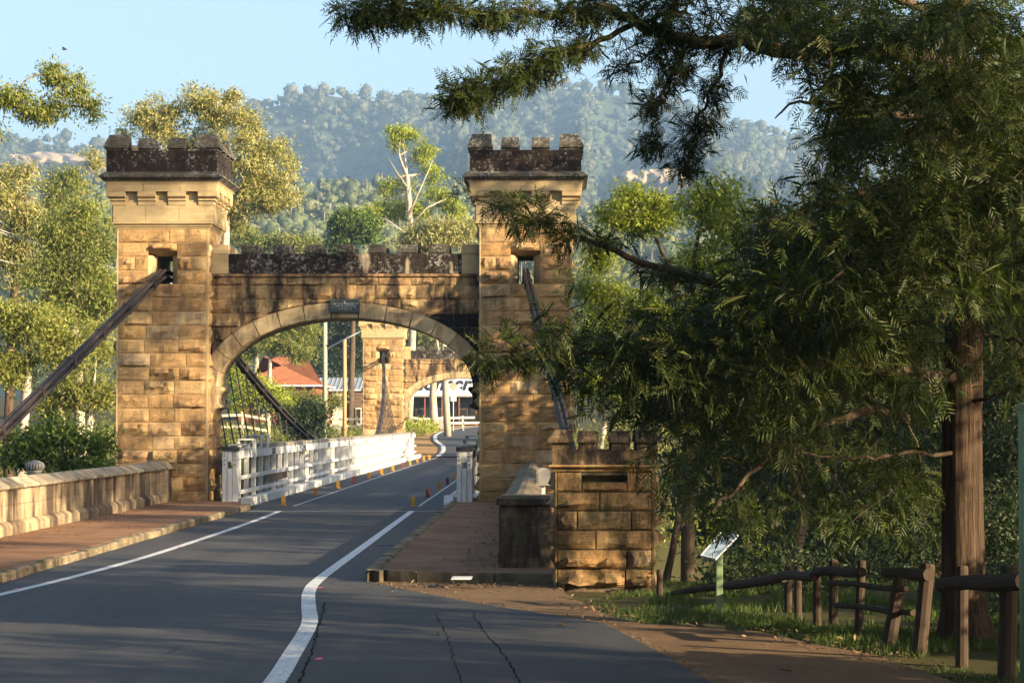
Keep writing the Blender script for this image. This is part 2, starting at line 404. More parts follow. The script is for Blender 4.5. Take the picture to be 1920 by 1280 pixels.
# ------------------------------------------------------------------ the setting: terrain, road, paths, hills
FARY = np.array([133, 135, 146, 155, 165, 175, 190, 215, 260, 400, 4000.])
FARZ = np.array([-.12, -.1, .05, .3, .6, .95, 1.2, 1.45, 2.2, 5.0, 8.0])
def H(x, y):
    x = np.asarray(x, float); y = np.asarray(y, float)
    z = np.interp(y, FARY, FARZ, left=-.06)
    z = np.where(y < 133, -.06, z)
    gul = sst(59.5, 72, y) * (1 - sst(121, 134.5, y))
    z = z - 9 * gul
    lef = (1 - sst(-19, -10.8, x)) * (1 - sst(60, 72, y)) * sst(5, 25, y)
    z = z - 5.5 * lef
    rig = sst(30.6, 46, y) * sst(.5, 3.0, x) * (1 - sst(59.5, 72, y))
    z = z - 6 * rig
    up = sst(140, 200, y) * (1 - sst(-30, -12, x))
    z = z + 1.2 * up
    nz = (fbm(x * .35, y * .35, 3) - .47)
    amp = np.clip(gul + lef + rig * .6 + sst(136, 150, y) * (1 - sst(-12, -9, x)), 0, 1)
    return z + nz * amp * 1.0
def Hs(x, y): return float(H(np.array([x]), np.array([y]))[0])

xs = np.concatenate([-np.geomspace(3300, 32, 30), np.arange(-31, 20.01, .5), np.geomspace(21, 3300, 32)])
ys = np.concatenate([[-90, -60, -30, -10], np.arange(0, 62, 1.0), np.arange(62, 240, 1.5), np.geomspace(242, 3300, 36)])
X, Y = np.meshgrid(xs, ys)
g = place('ground', grid_mesh('ground', X, Y, H(X, Y), M['ground'])); tag(g, 'earth banks and grassy ground falling to the river gully', 'ground', kind='structure')

def sheet(name, poly, z, mat, label, cat, parent=None, thick=0.0, kind='structure'):
    m = MB()
    if thick: m.prism(poly, 'z', z - thick, z)
    else: m.add([(x, y, z) for x, y in poly], [tuple(range(len(poly)))])
    o = m.build(name, mat, parent)
    if parent is None: tag(o, label, cat, kind=kind)
    return o
# carriageway up to the bridge deck
road_r = [(-2.46, 57.4), (-2.46, 31.2), (-2.3, 30.2), (-1.6, 28.6), (-.8, 26.9), (.57, 24.4), (1.0, 21.5), (1.36, 18.7), (1.7, 15), (2.0, 8), (2.4, -60)]
sheet('road', [(-7.32, -60), (-7.32, 57.4)] + road_r, 0.0, M['asphalt'], 'grey asphalt approach road leading onto the bridge', 'road')
sheet('asphalt_patch', [(-3.05, 29.4), (-2.4, 29.2), (-1.6, 28.2), (-.82, 26.8), (.55, 24.35), (.97, 21.5), (1.33, 18.7), (1.66, 15), (1.96, 8), (2.3, -50), (-1.4, -50), (-1.8, 10), (-2.2, 18.7), (-2.3, 20.8), (-2.5, 24.1), (-2.9, 27.5)], .004, M['asphalt2'],
      'darker newer asphalt patch beside the white line', 'asphalt')
def ribbon(name, pts, wd, z, mat, label=None, cat=None, zf=None):
    # pts: (x,y[,w]) centre line
    L = []; Rr = []
    for i, p in enumerate(pts):
        a = Vector(pts[max(i - 1, 0)][:2]); b = Vector(pts[min(i + 1, len(pts) - 1)][:2])
        d = (b - a).normalized(); n = Vector((d.y, -d.x)); ww = (p[2] if len(p) > 2 else wd) / 2
        zz = z if zf is None else zf(p[0], p[1])
        L.append((p[0] - n.x * ww, p[1] - n.y * ww, zz)); Rr.append((p[0] + n.x * ww, p[1] + n.y * ww, zz))
    m = MB(); n = len(pts)
    m.add(L + Rr, [(i, n + i, n + i + 1, i + 1) for i in range(n - 1)])
    o = m.build(name, mat)
    return tag(o, label, cat, kind='structure')
def smooth_pts(pts, k=6):
    out = []
    for i in range(len(pts) - 1):
        p0 = pts[max(i - 1, 0)]; p1 = pts[i]; p2 = pts[i + 1]; p3 = pts[min(i + 2, len(pts) - 1)]
        for t in np.linspace(0, 1, k, endpoint=False):
            out.append(tuple(.5 * (2 * b + (c - a) * t + (2 * a - 5 * b + 4 * c - d) * t * t + (-a + 3 * b - 3 * c + d) * t ** 3) for a, b, c, d in zip(p0, p1, p2, p3)))
    out.append(tuple(pts[-1])); return out
ribbon('edge_line', smooth_pts([(-7.6, 22, .14), (-6.83, 28, .14), (-6.42, 34.9, .14), (-6.34, 43, .14), (-6.36, 50, .14), (-6.45, 54.4, .14)]), .14, .0045, M['paint'], 'white painted edge line on the left of the road', 'road marking')
ribbon('edge_line', smooth_pts([(-3.28, 54.4, .14), (-3.22, 45, .15), (-3.18, 38.9, .155), (-3.13, 31.3, .16), (-3.04, 28.9, .165), (-2.8, 26.5, .17), (-2.54, 24.1, .175), (-2.36, 20.8, .18), (-2.26, 18.7, .185), (-2.1, 14, .19), (-2, 8, .19)]), .2, .0085, M['paint'], 'thick white painted line bending towards the camera', 'road marking')
def crack(pts, label, w0=.018):
    q = smooth_pts(pts, 16); g2 = random.Random(len(label)); m = MB(); L = []; Rr = []
    for (x, y) in q:
        j = g2.uniform(-.014, .014); ww = w0 * .42 * g2.uniform(.3, 1.5); L.append((x + j - ww, y, .0068)); Rr.append((x + j + ww, y, .0068))
    n = len(q); m.add(L + Rr, [(i, n + i, n + i + 1, i + 1) for i in range(n - 1)]); tag(m.build('road_crack', M['crack']), label, 'road crack', kind='structure')
crack([tuple(G(a, b)[:2]) for a, b in ((885, 1148), (905, 1180), (935, 1215), (960, 1250), (978, 1290))], 'dark seam crack down the middle of the asphalt patch')
crack([tuple(G(a, b)[:2]) for a, b in ((610, 1130), (596, 1180), (585, 1220), (560, 1280))], 'ragged crack just right of the bending white line', .024)
crack([tuple(G(a, b)[:2]) for a, b in ((815, 1150), (838, 1190), (850, 1235), (872, 1290))], 'faint seam crack left of the middle of the asphalt patch', .012)
crack([tuple(G(a, b)[:2]) for a, b in ((150, 1130), (260, 1110), (390, 1106), (520, 1112))], 'thin transverse crack across the left lane', .012)
# bridge deck
deck = thing('bridge_deck', 'long timber bridge deck surfaced in dark asphalt between the white trusses', 'bridge deck', (-5.2, 57.4, 0))
MB().box(-7.86, -2.46, 57.4, 135.2, -.3, -.002).build('deck_surface', M['asphalt'], deck)
for i in range(26):
    MB().box(-9.2, -1.3, 60.5 + i * 2.9, 60.8 + i * 2.9, -.72, -.302).base_build('cross_girder', M['browntimber'], deck)
MB().box(-7.3, -2.5, 54.4, 54.47, .001, .003).build('deck_joint', M['galv'], deck)
ribbon('deck_line', [(-6.47, 57.6), (-6.58, 95), (-6.62, 135)], .06, .003, M['paint'], 'faint white edge line along the left of the bridge deck', 'road marking')
ribbon('deck_line', [(-3.3, 57.6), (-3.4, 95), (-3.45, 135)], .06, .003, M['paint'], 'faint white edge line along the right of the bridge deck', 'road marking')
# far road
ll = smooth_pts([tuple(P(a, b, c)[:2]) for a, b, c in ((821, 858, 135.2), (831, 848, 146), (830, 838, 155), (817, 827, 165), (819, 816, 176), (842, 808, 192), (897, 802, 216), (1010, 797, 260))])
def zroad(x, y): return float(np.interp(y, FARY, FARZ)) + .16
road2 = [(p[0] + 2.2, p[1]) for p in ll]
ribbon('road', road2, 5.0, 0, M['asphalt'], 'road curving away to the right beyond the far arch', 'road', zf=zroad)
ribbon('edge_line', ll, .28, 0, M['paint'], 'white edge line winding along the far road', 'road marking', zf=lambda x, y: zroad(x, y) + .01)
ribbon('verge', [(p[0] - 1.6, p[1]) for p in ll], 3.4, 0, M['verge'], 'reddish dry earth verge left of the far road', 'verge', zf=lambda x, y: zroad(x, y) - .03)

# footpaths and kerbs
sheet('footpath', [(-9.7, -20), (-9.7, 57.9), (-8.0, 57.9), (-7.46, 55.6), (-7.46, -20)], .115, M['footpath'], 'sunlit red gravel footpath beside the left wall', 'footpath', thick=.25)
sheet('footpath', [(-2.32, 57.9), (-2.32, 31.6), (-2.15, 31.15), (-1.7, 30.75), (-.2, 30.55), (.16, 30.5), (.16, 32), (.1, 57.9)], .115, M['footpath'], 'red gravel footpath island in front of the right tower', 'footpath', thick=.25)
sheet('path', [(-2.8, 31.2), (-2.7, 30.1), (-2.0, 28.3), (-1.1, 26.6), (.2, 24.3), (.7, 21.5), (1.05, 18.7), (1.4, 15), (1.7, 8), (2.0, -20), (5.2, -20), (4.6, 8), (3.9, 15.5), (3.27, 19.5), (2.99, 21.2), (2.55, 22.2), (2.17, 23.5), (.97, 24.4), (.62, 25.6), (.38, 27.3), (.2, 28.6), (.15, 30.4)], -.006, M['path'], 'sandy brown path sweeping off to the right', 'path')

kerbroot = thing('stone_kerb', 'uneven stone kerb along the left footpath', 'kerb', (-7.4, 20, 0))
y = 20.0
while y < 55.4:
    L = rng.uniform(.75, 1.15); j = rng.uniform(-.02, .02); h = rng.uniform(.105, .14)
    y2 = min(y + L, 55.6)
    b = .025
    ring = lambda yy, q: [(-7.47 + j - .0, yy, -.1), (-7.3 + j - q, yy, -.1), (-7.3 + j - q, yy, h - b), (-7.33 + j - q, yy, h), (-7.45 + j, yy, h)]
    MB().loft([ring(y + .012, .02), ring(y + .05, 0), ring(y2 - .05, 0), ring(y2 - .012, .02)]).base_build('kerb_stone', M['kerb'], kerbroot)
    y = y2
kr = thing('stone_kerb', 'dark rounded stone kerb round the right footpath island', 'kerb', (-1.5, 31, 0))
kp = smooth_pts([(-2.38, 57.3), (-2.39, 45), (-2.40, 31.7), (-2.25, 31.0), (-1.75, 30.62), (-.9, 30.48), (.12, 30.42)], 7)
acc = [0]
for a, b in zip(kp, kp[1:]): acc.append(acc[-1] + math.dist(a, b))
def kat(s_):
    return tuple(np.interp(s_, acc, [p[k] for p in kp]) for k in (0, 1))
s_ = 0.0
while s_ < acc[-1] - .1:
    e = min(s_ + rng.uniform(.7, 1.1), acc[-1]); h = rng.uniform(.11, .15)
    rings = []
    for q in np.linspace(s_ + .01, e - .01, 5):
        a = Vector(kat(max(q - .05, 0))); b = Vector(kat(min(q + .05, acc[-1]))); d = (b - a).normalized(); n = Vector((d.y, -d.x)); c = Vector(kat(q))
        rings.append([(c.x - n.x * o, c.y - n.y * o, zz) for o, zz in ((-.09, -.1), (.085, -.1), (.085, h - .04), (.05, h), (-.09, h))])
    MB().loft(rings).base_build('kerb_stone', M['kerb'], kr); s_ = e

# ---- hills: polar sheets (photo column, distance)
ridge_px = np.array([-3000, -1500, -600, -200, 0, 60, 120, 190, 260, 330, 420, 480, 600, 700, 840, 900, 940, 1010, 1100, 1180, 1230, 1300, 1400, 1490, 1600, 1800, 2400, 3400, 5000.])
ridge_py = np.array([420, 300, 270, 250, 258, 262, 268, 276, 280, 262, 225, 200, 172, 184, 194, 178, 168, 158, 166, 174, 188, 208, 240, 262, 285, 310, 270, 310, 430.])
def hill_z(px, t):
    D = 1000 + 1300 * t
    zr = (789 - np.interp(px, ridge_px, ridge_py)) / F * 2300 + 2
    tt = np.clip(t, 0, 1)
    sp = fbm(px / 150.0, tt * 1.3, 21, 3)
    prof = 50 + (zr - 50) * np.clip(tt, 0, 1) ** .95
    z = prof - 150 * np.abs(sp - .47) * 2.0 * np.sin(np.pi * tt) ** .8 + 40 * np.sin(np.pi * tt) * (fbm(px / 60, tt * 3, 5, 3) - .47)
    z = z - 70 * np.sin(np.pi * np.clip(tt * 1.08, 0, 1)) * (sst(400, 520, px) - sst(690, 860, px)) - 40 * np.sin(np.pi * tt) * (sst(1080, 1150, px) - sst(1180, 1280, px))
    return z - np.clip(t - 1, 0, 1) * 350
def hill_xyz(px, t):
    D = 1000 + 1300 * t
    return (px - 1030) / F * D, D, hill_z(px, t)
pxs = np.concatenate([np.linspace(-3000, -400, 30), np.linspace(-380, 2300, 160), np.linspace(2330, 5000, 30)]); ts = np.linspace(0, 1.25, 60)
A, T = np.meshgrid(pxs, ts)
o = place('mountain', grid_mesh('mountain', *hill_xyz(A, T), M['hill_ground'])); tag(o, 'forested mountain rising hazily behind the bridge', 'mountain', kind='structure')
fr_px = np.array([-3000, -600, 0, 150, 300, 420, 520, 700, 900, 1100, 1300, 1600, 2300, 5000.])
fr_py = np.array([560, 420, 360, 350, 380, 372, 362, 352, 366, 410, 420, 430, 440, 560.])
def foot_xyz(px, t):
    D = 480 + 470 * t
    zr = (789 - np.interp(px, fr_px, fr_py)) / F * 950 + 2
    tt = np.clip(t, 0, 1)
    z = 9 + (zr - 9) * tt ** .9 + 10 * np.sin(np.pi * tt) * (fbm(px / 90, tt * 2.5, 8, 3) - .47) * 2 - np.clip(t - 1, 0, 1) * 90
    return (px - 1030) / F * D, D, z
ts2 = np.linspace(0, 1.35, 40); A, T = np.meshgrid(pxs, ts2)
o = place('foothill', grid_mesh('foothill', *foot_xyz(A, T), M['hill_ground'])); tag(o, 'lower forested foothill in front of the mountain', 'hill', kind='structure')

bmi = bmesh.new(); bmesh.ops.create_icosphere(bmi, subdivisions=1, radius=1.0)
ICO_V = np.array([v.co[:] for v in bmi.verts]); bmi.verts.index_update(); ICO_F = np.array([[v.index for v in f.verts] for f in bmi.faces]); bmi.free()
def crowns(xyz_fn, n, pxr, tr, rad, nlob, seed, name, label, tpow=1.0):
    # each tree: a lumpy crown of one big and one or two small leaf masses, joined into one sheet of forest
    g_ = np.random.default_rng(seed)
    px = g_.uniform(*pxr, n); t = tr[0] + (tr[1] - tr[0]) * g_.random(n) ** tpow
    X, D, Z = xyz_fn(px, t)
    r = g_.uniform(*rad, n) * (1 + .4 * (g_.random(n) ** 4)); hgt = r * g_.uniform(.9, 1.5, n)
    C = np.stack([X, D, Z + 1 + hgt * .7], -1)
    nv = len(ICO_V); nq = 18
    dis = .82 + g_.normal(size=(n, nv)) * .16
    V = C[:, None, :] + ICO_V[None] * dis[..., None] * np.stack([r, r, hgt * .75], -1)[:, None, :]
    d = g_.normal(size=(n, nq, 3)); d[..., 2] = np.abs(d[..., 2]) * 1.1 - .25; d /= np.linalg.norm(d, axis=-1, keepdims=True)
    Q = C[:, None, :] + d * g_.uniform(.72, 1.12, (n, nq, 1)) * np.stack([r, r, hgt * .75], -1)[:, None, :]
    nn = d + g_.normal(size=d.shape) * .5; nn /= np.linalg.norm(nn, axis=-1, keepdims=True)
    e1 = np.cross(nn, g_.normal(size=d.shape)); e1 /= np.linalg.norm(e1, axis=-1, keepdims=True); e2 = np.cross(nn, e1)
    sz = g_.uniform(.13, .27, (n, nq, 1)) * r[:, None, None]
    QV = np.stack([Q - e1 * sz, Q + e2 * sz * .7, Q + e1 * sz, Q - e2 * sz * .7], 2).reshape(-1, 3)
    Fi = (ICO_F[None] + (np.arange(n) * nv)[:, None, None]).reshape(-1, 3)
    nb = n * nv; V = np.concatenate([V.reshape(-1, 3), QV]).astype(np.float32); nqt = n * nq
    me = bpy.data.meshes.new(name)
    me.vertices.add(len(V)); me.vertices.foreach_set('co', V.ravel())
    lp = np.concatenate([Fi.ravel(), nb + np.arange(nqt * 4)]).astype(np.int32)
    me.loops.add(len(lp)); me.loops.foreach_set('vertex_index', lp)
    ls = np.concatenate([np.arange(0, Fi.size, 3), Fi.size + np.arange(0, nqt * 4, 4)]).astype(np.int32)
    me.polygons.add(len(ls)); me.polygons.foreach_set('loop_start', ls)
    me.update(calc_edges=True); me.materials.append(M['leaf_foot' if 'foothill' in name else 'leaf_hill'])
    o = place(name, me); tag(o, label, 'forest', kind='stuff')
    m = g_.random(n) < .06
    b = np.stack([X[m], D[m] - r[m] * 1.02, Z[m]], -1); hh = (hgt[m] * 1.3 + 3)[:, None] * np.array([0, 0, 1.]); w_ = np.array([.2, 0, 0])
    V2 = np.stack([b - w_, b + w_, b + w_ * .4 + hh, b - w_ * .4 + hh], 1)
    t_ = place('pale_trunks', fast_mesh('pale_trunks', V2.reshape(-1, 3), 4, M['bark_pale']), o); t_['kind'] = 'stuff'
    return o
crowns(hill_xyz, 12500, (-650, 2450), (.14, 1.01), (3.2, 6.8), 1, 5, 'mountain_forest', 'hazy eucalypt forest covering the mountain side')
crowns(foot_xyz, 3800, (-650, 2450), (.25, 1.05), (1.7, 3.4), 1, 6, 'foothill_forest', 'green eucalypt forest covering the foothill')
# bare cliffs
def cliff(px0, px1, py0, py1, Y, label, seed):
    a = np.linspace(px0, px1, 60); v = np.linspace(0, 1, 12); A, V_ = np.meshgrid(a, v)
    n1 = fbm(A / 14.0, V_ * 1.5, seed, 4); edge = fbm(A / 25.0, V_ * 0, seed + 3, 3)
    pt = py0 + (py1 - py0) * .5 * edge; pb = py1 - (py1 - py0) * .3 * vnoise(A / 18, A * 0, seed + 7)
    fade = np.sin(np.pi * np.clip((A - px0) / (px1 - px0), 0, 1)) ** .4
    mid = (pt + pb) / 2; py = mid + (pb - pt) * (V_ - .5) * fade
    D = Y - n1 * 25 + (1 - V_) * 12
    Xc = (A - 1030) / F * D; Z = 2.15 + (789 - py) / F * D
    Xb = np.concatenate([Xc, Xc[-1:]], 0); Db = np.concatenate([D, D[-1:] + 120], 0); Zb = np.concatenate([Z, Z[-1:] - 10], 0)
    Xb = np.concatenate([Xc[:1], Xb], 0); Db = np.concatenate([D[:1] + 120, Db], 0); Zb = np.concatenate([Z[:1] + 10, Zb], 0)
    o = place('cliff', grid_mesh('cliff', Xb, Db, Zb, M['cliff'], False)); tag(o, label, 'cliff', kind='structure')
cliff(-160, 175, 278, 306, 2050, 'pale rock cliff band on the distant plateau at far left', 31)
cliff(1165, 1300, 306, 348, 1550, 'orange bare rock face low on the mountain right of the tower', 44)
# ------------------------------------------------------------------ the masonry gateway
def stone_geo(w_, h_, seed, rough=.055, zb=None, flat=False):
    # face towards -y, centred; zb: optional function of x giving the lowest allowed z
    g_ = random.Random(seed); m = MB()
    nx = max(4, int(round(w_ / .13))); j = .010
    rows = [0, .1, .3, .55, .86, 1]; prof = g_.choice([[0, .8, 1.0, .6, .3, 0], [0, .4, .9, .9, .5, 0], [0, .25, .45, 1.0, .6, 0], [0, .9, .7, .3, .2, 0], [0, .3, .35, .4, .35, 0], [0, .5, 1.1, .5, .25, 0]])
    x0, x1, z0, z1 = -w_ / 2 + j, w_ / 2 - j, -h_ / 2 + j, h_ / 2 - j
    tilt = g_.uniform(-.6, .6); amp = rough * g_.uniform(.6, 1.6)
    V = []; okc = []
    ph = [g_.uniform(.45, 1.3) for _ in range(nx + 1)]
    for r_, (fz, pr) in enumerate(zip(rows, prof)):
        for i in range(nx + 1):
            fx = i / nx; x = x0 + (x1 - x0) * fx
            lo = z0 if zb is None else max(z0, zb(x))
            lo = min(lo, z1 - .012)
            edge = 0 if i in (0, nx) or r_ in (0, 5) else 1
            xx = x + edge * g_.uniform(-.03, .03)
            zz = lo + (z1 - lo) * (fz + edge * g_.uniform(-.05, .1) * (1 if r_ > 1 else .6))
            dy = edge * amp * pr * (.5 * ph[i] + (g_.uniform(.0, .9) if g_.random() < .8 else g_.uniform(.9, 1.5))) * (1 + tilt * (fx - .5)) * min(1, (z1 - lo) / (z1 - z0) * 1.4)
            if flat: dy = 0
            V.append((xx, -.008 - max(0, dy), zz))
    n = nx + 1; Fc = []
    for r_ in range(5):
        for i in range(nx): Fc.append((r_ * n + i, r_ * n + i + 1, (r_ + 1) * n + i + 1, (r_ + 1) * n + i))
    per = list(range(n)) + [r_ * n + nx for r_ in range(1, 6)] + [5 * n + i for i in range(nx - 1, -1, -1)] + [r_ * n for r_ in range(4, 0, -1)]
    k = len(V); V += [(V[i][0], .06, V[i][2]) for i in per]
    q = len(per)
    for a in range(q):
        b = (a + 1) % q; Fc.append((per[a], k + a, k + b, per[b]))
    m.add(V, Fc); return m
STN = {}
def stone_mesh(w_, h_, mat, rough=.055, var=None):
    w_ = round(w_ * 40) / 40
    key = (w_, round(h_, 3), mat, rng.randrange(4) if var is None else var, round(rough, 3))
    if key not in STN: STN[key] = stone_geo(w_, h_, hash(key[:2]) % 9973 + key[3] * 7 + 1, rough).mesh('stone', M[mat])
    return STN[key], w_
def part_widths(total, n):
    a = [rng.uniform(.7, 1.35) for _ in range(n)]; s_ = sum(a)
    a = [round(total * v / s_ * 40) / 40 for v in a]
    a[-1] = total - sum(a[:-1])
    return a
HW = 1.175
NC = 20; CH = 7.06 / NC
def shaft_stones(parent, faces, joined_faces, seed):
    rng.seed(seed)
    jm = MB()
    for face in list(faces) + list(joined_faces):
        rz = {'f': 0, 'r': math.pi / 2, 'l': -math.pi / 2}[face]
        for c in range(NC):
            z = (c + .5) * CH; h_ = CH; segs = []
            inner = 2 * HW - .09
            if face == 'f' and c in (16, 17):
                side = (inner - .74) / 2
                n = 1 if c == 16 else 2
                for s0 in (-inner / 2, .37):
                    x = s0
                    for wv in part_widths(side, n): segs.append((x + wv / 2, wv)); x += wv
            elif face == 'f' and c == 18:
                x = -inner / 2
                for wv in [(inner - .74) / 2, .74, (inner - .74) / 2]: segs.append((x + wv / 2, wv)); x += wv
            else:
                x = -inner / 2; n = 3 if rng.random() < .72 else 2
                if face == 'f' and c == 15: n = 3
                for wv in part_widths(inner, n): segs.append((x + wv / 2, wv)); x += wv
            for k, (cx, wv) in enumerate(segs):
                hh, zz = h_, z
                if face == 'f' and c == 18 and k == 1: hh = .207; zz = 6.603
                ro = rng.choice([.022, .035, .05, .065])
                if face in joined_faces:
                    gm = stone_geo(wv, hh, rng.randrange(9999), ro)
                    Mx = Matrix.Rotation(rz, 3, 'Z'); off = Mx @ Vector((cx, -HW, zz))
                    jm.add([(Mx @ Vector(p)) + off for p in gm.v], gm.f)
                else:
                    me, w2 = stone_mesh(wv, hh, 'stone', ro)
                    lo = Matrix.Rotation(rz, 3, 'Z') @ Vector((cx, -HW, zz))
                    s_ = place('stone', me, parent, lo, rz); s_.scale = (wv / w2, 1, 1)
    if jm.v:
        o = place('rough_stonework', jm.mesh('rough_stonework', M['stone']), parent); o['kind'] = 'stuff'

def rot4(fn):
    for q in range(4): fn(q, q * math.pi / 2)
TW = {}
def tower_shared():
    # meshes shared by every tower, in tower space (centre at origin, front towards -y)
    t = {}
    c = HW - .012; m = MB()
    m.box(-c, c, -c, c, -.6, 5.648)
    for s_ in (-1, 1):
        m.prism([(s_ * c, -c), (s_ * .37, -c), (s_ * .2, -c + .36), (s_ * .2, c), (s_ * c, c)], 'z', 5.648, 6.39)
    m.prism([(-c, 6.5), (-c, 7.06), (c, 7.06), (c, 6.39), (-c + .36, 6.39)], 'x', -c, c)
    t['core'] = m.mesh('tower', M['ashlar'])
    m = MB(); k = .045
    for sx in (-1, 1):
        for sy in (-1, 1):
            m.box(min(sx * HW, sx * (HW - k)) - (.002 if sx < 0 else -.0), max(sx * HW, sx * (HW - k)) + (.002 if sx > 0 else 0), min(sy * HW, sy * (HW - k)) - (.002 if sy < 0 else 0), max(sy * HW, sy * (HW - k)) + (.002 if sy > 0 else 0), 0, 7.058)
    t['edge'] = m.mesh('corner_strip', M['ashlar'])
    def sq(h): return (-h, h, -h, h)
    m = MB()
    for h0, z0, h1, z1 in ((1.185, 7.06, 1.2, 7.1), (1.205, 7.1, 1.235, 7.13), (1.222, 7.13, 1.225, 7.15), (1.225, 7.15, 1.27, 7.19), (1.285, 7.19, 1.285, 7.235)): m.frus(sq(h0), z0, sq(h1), z1)
    t['moulding'] = m.mesh('moulding', M['ashlar'])
    m = MB().frus(sq(1.265), 7.235, sq(1.265), 7.66).frus(sq(1.28), 7.66, sq(1.28), 8.0).frus(sq(1.40), 8.0, sq(1.40), 8.2)
    t['band'] = m.mesh('band_core', M['ashlar'])
    blk = MB().bevbox(-.418, .418, -.03, .1, 0, .42, .004); t['bandblk'] = blk.mesh('ashlar_block', M['ashlar'])
    # corbels between the notches, profile in (y,z), face towards -y
    prof = [(0, 0), (-.03, 0), (-.035, .09), (-.075, .115), (-.075, .165), (-.11, .19), (-.145, .22), (-.145, .34), (0, .34)]
    t['corb'] = MB().prism(prof, 'x', -.23, .23).mesh('corbel', M['ashlar'])
    prof2 = [(0, 0), (-.03, 0), (-.035, .09), (-.075, .115), (-.075, .165), (-.11, .19), (-.145, .22), (-.145, .34), (0, .34)]
    m = MB()
    # corner corbel: square rings of growing size at the tower corner
    for (d0, z0), (d1, z1) in zip([(.03, 0), (.075, .115), (.11, .19), (.145, .22)], [(.035, .09), (.075, .165), (.145, .22), (.145, .34)]):
        m.frus((-.35, d0, -d0, .35), z0, (-.35, d1, -d1, .35), z1)
    t['corner_corb'] = m.mesh('corner_corbel', M['ashlar'])
    t['frieze'] = MB().bevbox(-.466, .466, -.03, .1, 0, .19, .004).mesh('ashlar_block', M['ashlar'])
    m = MB().frus(sq(1.435), 8.2, sq(1.435), 8.232).frus(sq(1.44), 8.232, sq(1.47), 8.262)
    t['fillet'] = m.mesh('fillet', M['ashlar'])
    m = MB().frus(sq(1.47), 8.262, sq(1.575), 8.35).frus(sq(1.59), 8.35, sq(1.59), 8.40).frus(sq(1.585), 8.40, sq(1.44), 8.5)
    t['cornice'] = m.mesh('cornice', M['lichen_cap'])
    t['parblk'] = MB().bevbox(-.352, .352, 0, .33, 0, .268, .006).mesh('parapet_block', M['lichen'])
    t['roof'] = MB().box(-1.1, 1.1, -1.1, 1.1, 8.45, 8.62).mesh('roof_slab', M['lichen'])
    m = MB().frus((-.215, .215, 0, .34), 0, (-.215, .215, 0, .34), .06).frus((-.235, .235, -.06, .39), .05, (-.235, .235, -.06, .39), .1).frus((-.235, .235, -.06, .39), .1, (-.215, .215, .1, .24), .33)
    t['merlon'] = m.mesh('merlon', M['lichen_cap'])
    m = MB().frus((-.27, .27, -.27, .27), 0, (-.27, .27, -.27, .27), .07).frus((-.325, .295, -.325, .295), .06, (-.325, .295, -.325, .295), .11).frus((-.325, .295, -.325, .295), .11, (-.2, .28, -.2, .28), .41)
    t['cornermerlon'] = m.mesh('corner_merlon', M['lichen_cap'])
    m = MB()
    for i in range(9): m.box(-.2 + i * .05 - .004, -.2 + i * .05 + .004, .9, .906, 5.65, 6.38)
    for i in range(14): m.box(-.2, .2, .907, .913, 5.67 + i * .052 - .004, 5.67 + i * .052 + .004)
    t['grille'] = m.mesh('wire_grille', M['blackiron'])
    m = MB().frus((-.2, .2, -HW + .04, -HW + .36), 5.60, (-.2, .2, -HW + .1, -HW + .36), 5.652)
    return t
TS = tower_shared()
def make_tower(root, lx, seed, faces, joined):
    tw = place('tower', TS['core'], root, (lx, HW, 0))
    for nm, key in (('corner_strip', 'edge'), ('moulding', 'moulding'), ('band_core', 'band'), ('fillet', 'fillet'), ('cornice', 'cornice'), ('roof_slab', 'roof'), ('wire_grille', 'grille')):
        place(nm, TS[key], tw)
    shaft_stones(tw, faces, joined, seed)
    def ring(q, a):
        Mx = Matrix.Rotation(a, 3, 'Z')
        for i in (-1, 0, 1): place('ashlar_block', TS['bandblk'], tw, Mx @ Vector((i * .848, -1.262, 7.238)), a)
        for i in (-.387, .387): place('corbel', TS['corb'], tw, Mx @ Vector((i, -1.279, 7.66)), a)
        place('corner_corbel', TS['corner_corb'], tw, Mx @ Vector((1.28, -1.28, 7.66)), a)
        for i in (-1, 0, 1): place('ashlar_block', TS['frieze'], tw, Mx @ Vector((i * .946, -1.40, 8.004)), a)
        for r_ in range(2):
            for i in range(4 if r_ == 0 else 3):
                x = (i - 1.5) * .712 if r_ == 0 else (i - 1) * .712
                place('parapet_block', TS['parblk'], tw, Mx @ Vector((x, -1.42 + (.003 if q % 2 else 0), 8.5 + r_ * .277)), a)
        for i in (-.385, .385): place('merlon', TS['merlon'], tw, Mx @ Vector((i, -1.425, 9.05)), a)
        place('corner_merlon', TS['cornermerlon'], tw, Mx @ Vector((-1.155, -1.155, 9.05)), a)
        place('corner_block', TS['cornerblk'], tw, Mx @ Vector((-1.24, -1.24, 8.777)), a)
    rot4(ring)
    return tw
TS['cornerblk'] = MB().bevbox(-.178, .172, -.178, .172, 0, .268, .006).mesh('corner_block', M['lichen'])

gate = thing('stone_gateway', 'near castellated sandstone gateway with two towers and arch straddling the road', 'gateway', (-5.25, 58, 0), 'castellated bridge gateways')
GX = 4.645                                 # tower centre from the gateway axis
twl = make_tower(gate, -GX, 101, ['f', 'r'], ['l']); twr = make_tower(gate, GX, 202, ['f'], ['l', 'r'])
